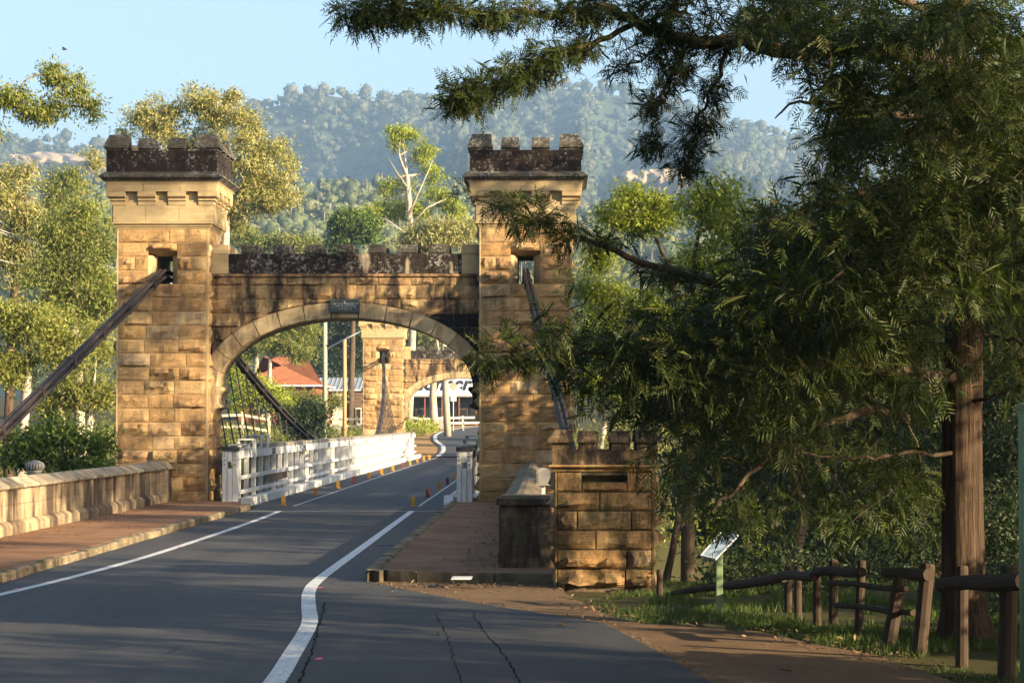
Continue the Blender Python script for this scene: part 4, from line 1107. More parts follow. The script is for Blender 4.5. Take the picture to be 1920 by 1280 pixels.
for k in (-.8, -.3, .3, .8):
    MB().lathe([(.05, 0), (.06, .06), (.03, .14)], 8, ca + Vector((k, k * .11, .06))).build('insulator', M['metalwhite'], pr_)
p2, t2 = pole(646, 638, 152, .145, M['pole_brown'], 'timber_pole', 'shorter bare brown timber pole right of the grey power pole')
MB().lathe([(.13, 0), (.13, .04), (.02, .08)], 10, t2).build('pole_cap', M['galv'], p2)
def wire(pts, label, r_=.012):
    out = []
    for a, b in zip(pts, pts[1:]):
        for t in np.linspace(0, 1, 9):
            q = a.lerp(b, t); q.z -= 4 * .012 * (b - a).length * t * (1 - t); out.append(q)
    o = MB().tube(out, r_, 5).base_build('overhead_wire', M['wire']); tag(o, label, 'wire', 'overhead wires')
for k, (a, b, lab) in enumerate((((-120, 385, 80), (-.8), 'upper overhead wire crossing behind the left tower'), ((-120, 392, 80.4), (-.3), 'second overhead wire crossing behind the left tower'), ((-120, 455, 80), (.3), 'lower overhead wire crossing behind the left tower'))):
    wire([P(*a), ca + Vector((b, b * .11, .2))], lab, .02)
wire([ca + Vector((.8, .09, .2)), P(760, 560, 158), P(900, 620, 215)], 'overhead wire from the grey pole passing over the far arch', .02)

# red roofed house
def house(name, label, x0, x1, y0, y1, ez, rz_, wallmat, roofmat, hip=True, z0=None):
    z0 = gz((x0 + x1) / 2, y0) if z0 is None else z0
    root = thing(name, label, 'house', ((x0 + x1) / 2, (y0 + y1) / 2, z0))
    MB().box(x0, x1, y0, y1, z0 - .6, ez).build('wall', wallmat, root)
    e = .55; ym = (y0 + y1) / 2; hipd = (y1 - y0) / 2 if hip else -.3
    A_ = [(x0 - e, y0 - e, ez), (x1 + e, y0 - e, ez), (x1 + e, y1 + e, ez), (x0 - e, y1 + e, ez)]; Bt = [(x0 + hipd, ym, rz_), (x1 - hipd, ym, rz_)]
    m = MB(); m.add([(p[0], p[1], p[2] + .12) for p in A_] + Bt, [(0, 1, 5, 4), (1, 2, 5), (2, 3, 4, 5), (3, 0, 4)])
    rf = m.build('roof', roofmat, root)
    m = MB().box(x0 - e, x1 + e, y0 - e, y1 + e, ez + .002, ez + .118); m.build('fascia', M['signwhite'], root)
    return root, rf, z0
c1 = P(470, 700, 185); c2 = P(612, 722, 185)
h1, rf1, hz = house('red_roofed_house', 'house with sloping red tiled roof behind shrubs left of the poles', c1.x - 1, c2.x - .8, 185, 195, c2.z - .1, P(470, 668, 190).z, M['brick'], M['red_roof'])
for i in range(9):
    zz = 0
    f0 = (i + 1) / 10
    # raised tile courses following the front roof plane
    ez = c2.z + .02; rz_ = P(470, 668, 190).z; yy0, yy1 = 184.45, 190.0
    y_ = yy0 + (yy1 - yy0) * f0; z_ = ez + (rz_ - ez) * f0; xl, xr = c1.x - 1.55 + 5.0 * f0, c2.x - .25 - 5.5 * f0
    MB().box(xl + .1, xr - .1, y_ - .04, y_ + .04, z_ - .02, z_ + .05).base_build('tile_course', M['red_roof'], rf1)
for dx in (1.0, 3.2): MB().box(c2.x - dx - .06, c2.x - dx + .06, 184.6, 184.72, hz - .3, c2.z - .11).base_build('veranda_post', M['brick'], h1)
for dx in (2.2, 5.0):
    wn = MB().box(c2.x - dx - .5, c2.x - dx + .5, 184.93, 184.995, hz + .9, hz + 2.1).base_build('window', M['cream'], h1)
    MB().box(c2.x - dx - .42, c2.x - dx + .42, 184.91, 184.929, hz + .98, hz + 2.02).base_build('pane', M['darkglass'], wn)
# grey roofed cottage
a1_, b1_ = P(562, 730, 198), P(655, 731, 198)
rid = P(600, 708, 201).z
h2, rf2, hz2 = house('grey_roofed_cottage', 'low cottage with grey iron roof and timber gable behind the poles', a1_.x, P(682, 730, 198).x - .2, 198, 205, a1_.z - .12, rid, M['brick'], M['grey_roof'], hip=False)
wx = P(634, 740, 198).x
MB().box(wx - .5, wx + .5, 197.9, 197.99, hz2 - .3, a1_.z - .2).base_build('pale_wall_panel', M['cream'], h2)
gx = P(668, 740, 197).x
for i in range(9): MB().box(gx - .62, gx + .62, 197.7, 197.78, hz2 + .2 + i * .3, hz2 + .47 + i * .3).base_build('weatherboard', M['browntimber'], h2)
dr = MB().box(gx - .1, gx + .4, 197.6, 197.69, hz2 - .2, hz2 + 1.5).base_build('window', M['cream'], h2)
MB().box(gx - .03, gx + .33, 197.57, 197.599, hz2 + .2, hz2 + 1.4).base_build('pane', M['darkglass'], dr)
for i in range(14):
    x = a1_.x + .3 + i * (P(682, 730, 198).x - a1_.x - .6) / 13
    m = MB(); m.tube([(x, 197.45, a1_.z + .03), (x, 201.5, rid + .03)], .035, 4); m.base_build('roof_rib', M['grey_roof'], rf2)
# shed with the sign roof
s0, s1 = P(755, 745, 222), P(935, 745, 222)
zs = gz(s0.x, 222)
sh = thing('sign_shed', 'long dark shed with big black lettering on its pale roof beyond the far arch', 'shed', ((s0.x + s1.x) / 2, 226, zs))
ez = P(800, 741, 222).z; rz_ = P(800, 698, 225).z
MB().box(s0.x + .4, s1.x - .4, 223.4, 232, zs - .5, ez - .05).build('wall', M['darkglass'], sh)
m = MB(); m.add([(s0.x, 221.8, ez), (s1.x, 221.8, ez), (s1.x, 225.2, rz_), (s0.x, 225.2, rz_), (s1.x, 232.5, ez), (s0.x, 232.5, ez)], [(0, 1, 2, 3), (3, 2, 4, 5), (0, 3, 5), (1, 4, 2)])
rfs = m.build('roof', M['signwhite'], sh)
MB().box(s0.x, s1.x, 221.7, 221.79, ez - .14, ez + .05).build('gutter', M['metalwhite'], sh)
for i in range(6):
    x = s0.x + .5 + i * (s1.x - s0.x - 1) / 5; MB().box(x - .06, x + .06, 221.9, 222.02, zs - .4, ez - .02).base_build('veranda_post', M['brick'], sh)
for i in range(4):
    x = s0.x + 1.2 + i * 2.1; ww = MB().box(x, x + .9, 223.3, 223.399, zs + .8, zs + 1.9).base_build('window', M['browntimber'], sh)
    MB().box(x + .06, x + .84, 223.28, 223.299, zs + .86, zs + 1.84).base_build('pane', M['darkglass'], ww)
tc_ = bpy.data.curves.new('lettering', 'FONT'); tc_.body = 'Pioneer'; tc_.shear = .25; tc_.extrude = .01; tc_.offset = .035; tc_.size = 1.0
to = bpy.data.objects.new('tmp', tc_); col.objects.link(to); bpy.context.view_layer.update()
me = bpy.data.meshes.new_from_object(to.evaluated_get(bpy.context.evaluated_depsgraph_get())); bpy.data.objects.remove(to)
vx = np.array([v.co[:] for v in me.vertices]); mn, mx = vx.min(0), vx.max(0)
sl = Vector((0, 3.4, rz_ - ez)); xa, xb = P(735, 730, 223).x, P(886, 730, 223).x
# the whole word spans the roof; the arch hides its beginning
xa = xb - (xb - P(820, 730, 223).x) * 7 / 4 * 1.02
nup = Vector((0, -(rz_ - ez), 3.4)).normalized()
for v in me.vertices:
    u = (v.co.x - mn[0]) / (mx[0] - mn[0]); q = (v.co.y - mn[1]) / (mx[1] - mn[1])
    p = Vector((xa + u * (xb - xa), 221.8, ez)) + sl * (.2 + .62 * q) + nup * (.02 + v.co.z)
    v.co = p - sh.location
me.materials.clear(); me.materials.append(M['ink'])
place('lettering', me, rfs)

def rail_fence(label, pts, h_, nr_, mat, n):
    root = thing('rail_fence', label, 'fence', (pts[0][0], pts[0][1], gz(*pts[0])))
    def at(t): return (pts[0][0] + (pts[1][0] - pts[0][0]) * t, pts[0][1] + (pts[1][1] - pts[0][1]) * t)
    for i in range(n + 1):
        x, y = at(i / n); z = gz(x, y); MB().box(x - .07, x + .07, y - .07, y + .07, z - .3, z + h_ + .08).base_build('post', mat, root)
    for i in range(n):
        x, y = at(i / n); x2, y2 = at((i + 1) / n); za, zb_ = gz(x, y), gz(x2, y2)
        for r_ in range(nr_):
            f = h_ * (.92 - r_ * .42)
            a, b = Vector((x, y - .1, za + f)), Vector((x2, y2 - .1, zb_ + f)); d = (b - a) / 2
            MB().obb((a + b) / 2, d * .985, (0, .022, 0), (0, 0, .09)).base_build('rail', mat, root)
    return root
fp = lambda px, Y: (P(px, 780, Y).x, Y)
rail_fence('pale timber rail fence behind the poles left of the far tower', [fp(575, 176), fp(700, 176)], 1.25, 2, M['fence_white'], 4)
rail_fence('pale timber rail fence below the lettered shed roof', [fp(752, 205), fp(905, 212)], 1.15, 2, M['fence_white'], 4)
rail_fence('white rail fence glimpsed behind the hanger rods', [fp(405, 160), fp(505, 160)], 1.9, 2, M['fence_white'], 2)
for px, Y, lab in ((630, 175, 'white bin standing by the pale rail fence near the poles'), (826, 204, 'white bin beside the pale gum trunk')):
    x, y = fp(px, Y); z = gz(x, y); bn = thing('bin', lab, 'bin', (x, y, z))
    MB().frus((x - .22, x + .22, y - .22, y + .22), z, (x - .28, x + .28, y - .28, y + .28), z + .85).build('body', M['metalwhite'], bn)
    MB().frus((x - .3, x + .3, y - .3, y + .3), z + .852, (x - .26, x + .26, y - .26, y + .26), z + .93).build('lid', M['metalwhite'], bn)
# road sign on a thin post, guide post
sx, sy = fp(850, 188); z = gz(sx, sy) + .05
rs = thing('road_sign', 'thin post with two small signs seen from behind beyond the far arch', 'sign', (sx, sy, z))
MB().tube([(sx, sy, z - .3), (sx, sy, P(850, 713, sy).z)], .035, 8).build('post', M['galv'], rs)
d0, d1 = P(842, 715, sy), P(858, 731, sy)
MB().prism([((d0.x + d1.x) / 2, d0.z), (d1.x + .05, (d0.z + d1.z) / 2), ((d0.x + d1.x) / 2, d1.z - .1), (d0.x - .05, (d0.z + d1.z) / 2)], 'y', sy - .06, sy - .04).build('diamond_plate', M['pole_grey'], rs)
d0, d1 = P(845, 739, sy), P(856, 752, sy)
MB().box(d0.x, d1.x, sy - .06, sy - .04, d1.z, d0.z).build('square_plate', M['galv'], rs)
sx, sy = fp(869, 190); z = gz(sx, sy) + .05
gpst = thing('guide_post', 'short white guide post at the edge of the far road', 'post', (sx, sy, z))
MB().loft([[(sx + a * w_, sy + b * .05, zz) for a, b in ((-1, -1), (1, -1), (1, 1), (-1, 1))] for w_, zz in ((.06, z - .2), (.06, z + .8), (.05, z + .9))]).build('post_body', M['metalwhite'], gpst)
MB().box(sx - .035, sx + .035, sy - .055, sy - .051, z + .62, z + .74).build('reflector', M['red'], gpst)
# ------------------------------------------------------------------ vegetation
def unit(a): return a / np.maximum(np.linalg.norm(a, axis=-1, keepdims=True), 1e-9)
def leaf_quads(C, D, L, W, g_):
    n = len(C); S = unit(np.cross(D, g_.normal(size=(n, 3))))
    L = np.asarray(L).reshape(-1, 1); W = np.asarray(W).reshape(-1, 1)
    return np.stack([C, C + D * L * .45 + S * W * .5, C + D * L, C + D * L * .45 - S * W * .5], 1).reshape(-1, 3)
def lobe(px, py, rx, ry, Y, dy=0.0, dep=.85):
    c = P(px, py, Y + dy); k = (Y + dy) / F
    return (np.array(c), np.array((rx * k, rx * k * dep, ry * k)))
def limb_path(a, b, g_, n=5, wob=.08):
    a, b = Vector(a), Vector(b); L = (b - a).length; out = []
    o1 = Vector(g_.normal(size=3)) * wob * L
    for t in np.linspace(0, 1, n):
        p = a.lerp(b, t); p += o1 * math.sin(math.pi * t); p.z += .1 * L * math.sin(math.pi * t) * .6; out.append(p)
    return out
def make_tree(name, label, base, lobes, ncl, lpc, leaf, mat, bk, tr_, cr, droop, seed, cat='tree', group=None, fork=None, flat=.7, extra_limbs=()):
    g_ = np.random.default_rng(seed)
    if name not in ('shade_tree', 'shrub'): cr = cr * .72
    base = Vector(base); root = thing(name, label, cat, base, group)
    wts = np.array([np.prod(l[1]) ** .66 for l in lobes]); wts /= wts.sum()
    li = g_.choice(len(lobes), ncl, p=wts)
    d = unit(g_.normal(size=(ncl, 3))) * (g_.random((ncl, 1)) ** .42)
    Cc = np.array([lobes[i][0] for i in li]) + d * np.array([lobes[i][1] for i in li])
    n = ncl * lpc
    C = np.repeat(Cc, lpc, 0) + g_.normal(size=(n, 3)) * np.array([cr, cr, cr * flat]) * np.repeat(g_.uniform(.6, 1.3, (ncl, 1)), lpc, 0)
    D = unit(g_.normal(size=(n, 3)) * .8 + np.array([0, 0, -droop]))
    s_ = g_.uniform(.65, 1.25, n)
    V = leaf_quads(C, D, leaf[0] * s_, leaf[1] * s_, g_) - np.array(base)
    place('crown', fast_mesh('crown', V, 4, M[mat]), root)
    m = MB()
    cen = sum((Vector(l[0]) for l in lobes), Vector()) / len(lobes)
    zmin = min(l[0][2] - l[1][2] for l in lobes)
    if fork is None:
        fork = Vector((base.x * .45 + cen.x * .55, base.y * .45 + cen.y * .55, max(base.z + 1, zmin * .75 + cen.z * .25)))
    tp = limb_path(base - Vector((0, 0, .4)), fork, g_, 6, .03)
    m.tube(tp, [tr_ * (1.15 - .5 * t) for t in np.linspace(0, 1, 6)], 9)
    samples = [(fork, tr_ * .5)]
    for l in lobes:
        c = Vector(l[0])
        srcs = sorted(samples, key=lambda q: (q[0] - c).length * (1.0 if q[0].z < c.z else 1.6))
        s0, r0 = srcs[0]
        lp = limb_path(s0, c, g_, 6, .1); r1 = max(tr_ * .12, .012)
        rad = [max(r1, r0 * .85 * (1 - t) + r1 * t) for t in np.linspace(0, 1, 6)]
        m.tube(lp, rad, 6)
        samples += list(zip(lp[1:], rad[1:]))
    for ex in extra_limbs: m.tube([Vector(q[0]) for q in ex], [q[1] for q in ex], 6)
    SP = [np.array(q[0]) for q in samples]; RP = [max(.012, min(tr_ * .1, q[1] * .6)) for q in samples]
    SA = np.array(SP); order = np.argsort([((SA - c) ** 2).sum(1).min() for c in Cc]); NP_ = np.zeros((len(SP) + 2 * ncl, 3)); NR = np.zeros(len(SP) + 2 * ncl); cnt = len(SP); NP_[:cnt] = SA; NR[:cnt] = RP
    for k in order:
        c = Cc[k]; j = np.argmin(((NP_[:cnt] - c) ** 2).sum(1)); a = Vector(NP_[j]); b = Vector(c)
        mid = a.lerp(b, .55) + Vector(g_.normal(size=3)) * .1 * (b - a).length
        rr = NR[j] * .85
        m.tube([a, mid, b], [rr, rr * .75, rr * .5], 3, False)
        NP_[cnt] = mid; NR[cnt] = rr * .75; NP_[cnt + 1] = c; NR[cnt + 1] = rr * .55; cnt += 2
    m.build('trunk', M[bk], root, smooth=True)
    return root
def tb(px, Y, dx=0):
    x = P(px, 780, Y).x + dx; return (x, Y, Hs(x, Y))

GUM = (.2, .052)
make_tree('gum_tree', 'leafy gum bough reaching in from the left against the sky', tb(-170, 55), [lobe(*a, 55) for a in ((-60, 235, 70, 45), (30, 195, 48, 26), (105, 140, 36, 26), (130, 175, 36, 20), (168, 205, 24, 32), (85, 205, 46, 20), (10, 178, 36, 20), (140, 150, 22, 14))], 95, 115, (.13, .036), 'leaf_gum', 'bark_pale', .22, .22, .9, 1, fork=P(-140, 300, 55))
make_tree('gum_tree', 'large spreading golden gum tree directly behind the left tower', tb(345, 100), [lobe(*a, 100) for a in ((300, 212, 52, 34), (390, 190, 58, 34), (440, 225, 60, 52), (505, 285, 52, 56), (470, 345, 70, 52), (390, 315, 60, 55), (258, 232, 44, 30), (538, 330, 36, 46), (335, 262, 60, 40), (440, 400, 44, 28), (180, 296, 22, 26), (520, 380, 50, 22))], 290, 120, (.19, .055), 'leaf_gold', 'bark_pale', .26, .36, .5, 2, fork=P(425, 395, 100))
make_tree('gum_tree', 'dense olive gum tree just left of the left tower', tb(130, 88), [lobe(*a, 88) for a in ((150, 400, 52, 38), (185, 450, 45, 50), (110, 440, 50, 46), (160, 520, 60, 46), (90, 520, 50, 44), (200, 560, 40, 50), (130, 580, 60, 40))], 200, 130, (.18, .05), 'leaf_gum', 'bark_pale', .26, .45, .6, 3)
make_tree('gum_tree', 'open red-barked gum tree at the far left edge', tb(28, 96), [lobe(*a, 96) for a in ((30, 318, 40, 30), (15, 375, 46, 36), (55, 420, 44, 36), (5, 455, 46, 44), (40, 500, 40, 40))], 120, 85, (.23, .065), 'leaf_gold', 'bark', .24, .45, .6, 4)
make_tree('gum_tree', 'thin pale gum tree standing behind the olive gum at left', tb(125, 140), [lobe(*a, 140) for a in ((105, 345, 26, 30), (140, 340, 22, 24), (125, 385, 40, 26))], 70, 80, (.26, .07), 'leaf_gum', 'bark_pale', .2, .5, .8, 5)
make_tree('gum_tree', 'gum with a pale forked trunk above the left wall', tb(42, 78), [lobe(*a, 78) for a in ((70, 610, 60, 45), (10, 600, 40, 46), (130, 660, 50, 40), (30, 690, 46, 36))], 130, 85, (.2, .055), 'leaf_scrub', 'bark_pale', .24, .4, .5, 6)
make_tree('gum_tree', 'twisted bare-limbed gum close behind the left tower edge', tb(185, 84), [lobe(*a, 84) for a in ((180, 640, 40, 44), (150, 720, 50, 40), (195, 740, 30, 40), (110, 760, 40, 34))], 110, 85, (.19, .052), 'leaf_scrub', 'bark_pale', .2, .4, .5, 7)
make_tree('shrub', 'dark green leafy shrub behind the left parapet wall', tb(110, 58), [lobe(*a, 58) for a in ((60, 826, 48, 26), (118, 812, 34, 26), (180, 826, 30, 34), (28, 858, 36, 22), (110, 862, 50, 14), (170, 870, 44, 12))], 85, 70, (.17, .06), 'leaf_green', 'bark_dark', .1, .2, .3, 8, cat='shrub')
make_tree('gum_tree', 'slender pale-trunked gum with bright crown above the arch', tb(764, 190), [lobe(*a, 190) for a in ((758, 252, 34, 22), (738, 268, 18, 14), (795, 290, 26, 24), (816, 325, 18, 22), (728, 350, 18, 14), (765, 345, 18, 14), (720, 390, 34, 16), (690, 408, 34, 14), (770, 395, 34, 20), (842, 385, 24, 26), (865, 395, 18, 24), (815, 365, 18, 16))], 150, 85, (.34, .085), 'leaf_bright', 'bark_pale', .32, .5, 1.2, 9, fork=P(764, 330, 189), extra_limbs=[[(P(768, 480, 189.4), .21), (P(763, 400, 189.4), .17), (P(763, 330, 189.6), .12), (P(757, 270, 190), .05)], [(P(763, 410, 188), .09), (P(790, 350, 188), .065), (P(812, 300, 188.6), .03)], [(P(763, 350, 188), .07), (P(742, 320, 188.2), .045), (P(728, 296, 189), .03)], [(P(764, 430, 188), .08), (P(800, 390, 188), .06), (P(838, 372, 189), .03)], [(P(764, 440, 188), .08), (P(725, 412, 188.2), .05), (P(698, 404, 189), .03)]])
make_tree('round_tree', 'round dark green tree showing above the arch parapet', tb(655, 180), [lobe(*a, 180) for a in ((655, 425, 34, 30), (690, 430, 28, 24), (640, 455, 26, 22), (670, 405, 22, 16))], 110, 90, (.32, .13), 'leaf_green', 'bark_dark', .25, .5, .3, 10)
make_tree('gum_tree', 'golden gum crown behind the arch parapet near the right tower', tb(840, 172), [lobe(*a, 172) for a in ((810, 440, 50, 26), (862, 432, 40, 30), (780, 455, 40, 18))], 120, 85, (.36, .1), 'leaf_gold', 'bark_pale', .25, .55, .6, 11)
make_tree('gum_tree', 'low olive gum crown behind the left end of the arch parapet', tb(470, 210), [lobe(*a, 210) for a in ((450, 440, 36, 20), (500, 452, 40, 14), (560, 455, 40, 12))], 80, 80, (.4, .12), 'leaf_gum', 'bark_pale', .25, .6, .6, 12)
make_tree('wattle_tree', 'spreading wattle tree over the red roof seen through the arch', tb(500, 172), [lobe(*a, 172) for a in ((505, 640, 50, 26), (560, 652, 36, 26), (480, 615, 40, 22), (560, 615, 34, 18), (450, 660, 30, 24))], 170, 95, (.3, .075), 'leaf_gum', 'bark_pale', .22, .5, .3, 13)
make_tree('dark_tree', 'tall dark green tree behind the grey roofed cottage', tb(715, 240), [lobe(*a, 240) for a in ((610, 620, 46, 46), (660, 640, 46, 56), (590, 590, 50, 40), (640, 580, 60, 40), (690, 600, 40, 60), (620, 680, 60, 30))], 260, 85, (.45, .17), 'leaf_dark', 'bark_dark', .4, .75, .3, 14, fork=P(712, 660, 240))
make_tree('dark_tree', 'dark bushy tree behind the far arch', tb(715, 262), [lobe(*a, 262) for a in ((790, 630, 40, 30), (840, 640, 40, 34), (880, 660, 30, 40), (740, 610, 40, 40))], 170, 80, (.48, .18), 'leaf_gum', 'bark_dark', .4, .8, .3, 15, fork=P(725, 640, 262))
make_tree('gum_tree', 'gum with thick pale trunk standing in front of the lettered shed', tb(817, 198), [lobe(*a, 198) for a in ((800, 590, 60, 26), (860, 570, 50, 30), (760, 570, 40, 24))], 90, 80, (.4, .1), 'leaf_gum', 'bark_pale', .34, .6, .6, 16, fork=P(822, 660, 198))
make_tree('shrub', 'dark green bush beyond the left truss below the poles', tb(572, 128), [lobe(*a, 128) for a in ((560, 780, 34, 24), (590, 770, 24, 22), (575, 800, 40, 22))], 90, 85, (.22, .08), 'leaf_dark', 'bark_dark', .1, .3, .3, 17, cat='shrub')
make_tree('shrub', 'yellow green shrub in front of the red roofed house', tb(480, 165), [lobe(*a, 165) for a in ((490, 730, 30, 26), (455, 740, 30, 30), (520, 750, 24, 22), (440, 700, 20, 26))], 110, 85, (.26, .09), 'leaf_bright', 'bark_dark', .1, .4, .3, 18, cat='shrub')
make_tree('shrub', 'bright shrub between the red roofed house and the poles', tb(560, 172), [lobe(*a, 172) for a in ((548, 748, 24, 22), (590, 755, 18, 16), (625, 752, 14, 12))], 70, 85, (.26, .09), 'leaf_scrub', 'bark_dark', .1, .4, .3, 19, cat='shrub')
# trees on the right bank
make_tree('paperbark_tree', 'bushy tree with sunlit top just right of the right tower', tb(1190, 54), [lobe(*a, 54) for a in ((1185, 372, 40, 22), (1150, 405, 36, 26), (1235, 395, 40, 30), (1200, 420, 50, 20), (1125, 470, 30, 40), (1100, 540, 34, 44), (1150, 560, 46, 36))], 150, 95, (.12, .035), 'leaf_bright', 'bark_dark', .13, .26, .3, 20, fork=P(1262, 520, 54))
make_tree('paperbark_tree', 'dark bushy tree behind the turret filling the gap beside the tower', tb(1290, 47), [lobe(*a, 47) for a in ((1330, 380, 60, 50), (1380, 430, 60, 60), (1320, 500, 60, 40), (1230, 600, 70, 50), (1140, 640, 50, 50), (1330, 600, 70, 50), (1260, 690, 80, 40), (1130, 720, 40, 40), (1380, 700, 60, 50))], 240, 95, (.13, .038), 'leaf_bright', 'bark_dark', .16, .3, .3, 21, fork=P(1300, 560, 47))
make_tree('paperbark_tree', 'dark tree on the bank behind the log fence', tb(1500, 41), [lobe(*a, 41) for a in ((1480, 460, 80, 70), (1560, 560, 80, 70), (1470, 620, 80, 60), (1590, 690, 80, 70), (1480, 760, 80, 50), (1380, 850, 60, 50), (1640, 820, 60, 60), (1290, 900, 50, 60), (1690, 960, 50, 70))], 270, 95, (.14, .04), 'leaf_dark', 'bark_dark', .16, .33, .3, 22)
make_tree('paperbark_tree', 'dark leafy tree behind the big trunk at the right edge', tb(1860, 37), [lobe(*a, 37) for a in ((1860, 500, 70, 80), (1900, 660, 70, 90), (1700, 560, 70, 70), (1700, 760, 60, 80), (1890, 850, 60, 90), (1720, 900, 50, 60), (1890, 1000, 60, 80), (1700, 1020, 60, 50), (1960, 500, 80, 200))], 290, 125, (.095, .03), 'leaf_dark', 'bark_dark', .18, .33, .3, 23)
make_tree('paperbark_tree', 'gum tree down the river bank glowing in sunlight behind the log fence', tb(1500, 100), [lobe(*a, 100) for a in ((1500, 890, 60, 40), (1590, 870, 60, 40), (1540, 960, 90, 40), (1420, 970, 60, 40), (1310, 980, 60, 40), (1660, 950, 50, 40), (1400, 890, 50, 30), (1480, 1030, 120, 30))], 230, 90, (.22, .065), 'leaf_bright', 'bark', .16, .35, .3, 24)

make_tree('gum_tree', 'bright green gum on the far bank just right of the right tower', tb(1120, 150), [lobe(*a, 150) for a in ((1110, 640, 40, 40), (1150, 690, 44, 36), (1090, 720, 40, 36), (1180, 620, 40, 36), (1130, 580, 36, 26), (1160, 750, 50, 30))], 150, 85, (.3, .085), 'leaf_bright', 'bark_pale', .2, .5, .5, 25)
make_tree('gum_tree', 'broad gum on the far bank behind the turret', tb(1290, 156), [lobe(*a, 156) for a in ((1260, 620, 60, 50), (1340, 650, 60, 50), (1290, 720, 80, 40), (1400, 720, 60, 50), (1240, 770, 60, 30))], 150, 85, (.32, .09), 'leaf_scrub', 'bark_pale', .2, .6, .5, 26)
# shade trees on the right of the road, standing outside the picture
shade = make_tree('shade_tree', 'tall roadside tree right of the picture edge nearest the road sign pole', (0, 0, 0), [(np.array(c), np.array(r)) for c, r in (((0, 0, 6.6), (2.6, 2.6, 1.8)), ((1.8, .8, 8.6), (2.3, 2.3, 1.6)), ((-1.7, -.8, 8.9), (2.3, 2.3, 1.6)), ((.3, -1.8, 5.0), (2.3, 2.0, 1.3)), ((-.9, 1.9, 4.6), (2.2, 2.2, 1.2)), ((0, 0, 11), (2.2, 2.2, 1.7)), ((2.2, -1, 6.2), (1.8, 1.8, 1.2)), ((-2.4, .6, 6.4), (1.7, 1.7, 1.2)))], 150, 70, (.26, .1), 'leaf_dark', 'bark', .3, .36, .3, 30, group='shade trees right of the road')
SH = SHADE_SPOTS = [(9.0, 9.0, 1.3, 0), (10.8, 15.4, 1.2, 2.9), (11.5, 24.9, 1.15, 1.2), (13.5, 35.5, 1.55, 2.5), (16.0, 47.5, 1.8, 3.9), (22.0, 37.5, 1.95, 5.1), (12.0, 56.5, 1.6, .6), (11.5, 66.0, 1.6, 4.4), (12.0, 75.5, 1.6, 2.0), (-12, -17, 1.8, 1.0), (4, -11, 1.9, 2.2), (-15, -8, 1.9, 3.3), (13, -6, 1.7, 4.1), (-11, -34, 2.2, 5.0), (10, -24, 2.2, .4), (-16, -24, 2.2, 1.7), (5.5, 3.5, 1.5, 2.6), (-13.5, 9, 1.7, .9), (-16, 25, 1.6, 4.0), (12.2, 51.0, 1.3, 3.0), (15.5, 8.5, 1.5, 1.1), (24, 29, 2.0, 2.0), (9.6, 70.5, 1.45, 3.7), (10.2, 80.0, 1.5, .3)]
ORD = ['nearest', 'second', 'third', 'fourth', 'fifth', 'sixth', 'seventh', 'eighth', 'ninth']
SL = ['%s of the shade trees right of the road, counted from the camera' % k for k in ORD] + ['unseen tree added behind the camera left of the road line', 'unseen tree added close behind the camera on the right', 'unseen tree added behind the camera over the left wall', 'unseen tree added behind the camera at far right', 'tallest unseen tree added far behind the camera left of the road', 'tall unseen tree added far behind the camera on the right', 'tall unseen tree added far behind the camera on the left', 'unseen tree added beside the camera on the right', 'unseen tree added beside the camera beyond the left wall', 'unseen tree added beyond the left wall outside the picture', 'bank tree right of the picture level with the right tower', 'second-row roadside tree nearest the camera on the right', 'tall open tree behind the roadside shade trees', 'bank tree in the gully beside the middle of the near truss', 'farthest bank tree in the gully right of the bridge']  # unseen trees behind and beside the camera are added to block sky light
open_tree = make_tree('shade_tree', 'open crowned shade tree', (0, 0, 0), [(np.array(c), np.array(r)) for c, r in (((0, 0, 6.6), (2.4, 2.4, 1.2)), ((1.9, .8, 8.6), (2.2, 2.2, 1.1)), ((-1.8, -.8, 9.2), (2.2, 2.2, 1.1)), ((.3, -1.9, 4.6), (2.3, 2.0, .8)), ((-.9, 1.9, 4.0), (2.2, 2.2, .8)), ((0, 0, 11.4), (2.0, 2.0, 1.1)))], 100, 80, (.22, .085), 'leaf_dark', 'bark', .22, .3, .3, 31, group='shade trees right of the road')
OPEN = {1, 2, 3, 4, 5, 20, 21}
usedt = set()
for i, (x, y, s_, a) in enumerate(SH):
    src = open_tree if i in OPEN else shade
    o = copy_tree(src) if src.name in usedt else src
    usedt.add(src.name)
    o.location = (x, y, Hs(x, y)); o.scale = (s_, s_, s_); o.rotation_euler.z = a; o['label'] = SL[i]

bush = make_tree('shade_bush', 'dense low bush added for shade right of the picture beside the big trunk', (8.2, 20.4, Hs(8.2, 20.4)), [(np.array(c) + np.array((8.2, 20.4, 0)), np.array(r)) for c, r in (((0, 0, 1.3), (1.6, 1.6, 1.2)), ((.9, -.8, 1.6), (1.2, 1.2, 1.0)), ((-.6, 1.3, 1.2), (1.2, 1.3, 1.1)))], 90, 80, (.16, .07), 'leaf_dark', 'bark_dark', .08, .25, .3, 33, cat='bush')  # unseen bushes added to shade the big trunk, fence and path
for (x, y, s_, a, lab) in ((7.4, 15.6, 1.2, 1.0, 'low bush added for shade right of the picture level with the nearest fence posts'), (7.0, 11.6, 1.25, 2.4, 'low bush added for shade right of the picture beside the near path'), (6.4, 7.6, 1.3, 4.0, 'low bush added for shade right of the picture closest to the camera'), (9.2, 25.6, 1.2, 5.0, 'low bush added for shade behind the big trunk outside the picture'), (9.6, 30.5, 1.2, .5, 'low bush added for shade on the bank right of the turret outside the picture')):
    o = copy_tree(bush); o.location = (x, y, Hs(x, y)); o.scale = (s_,) * 3; o.rotation_euler.z = a; o['label'] = lab
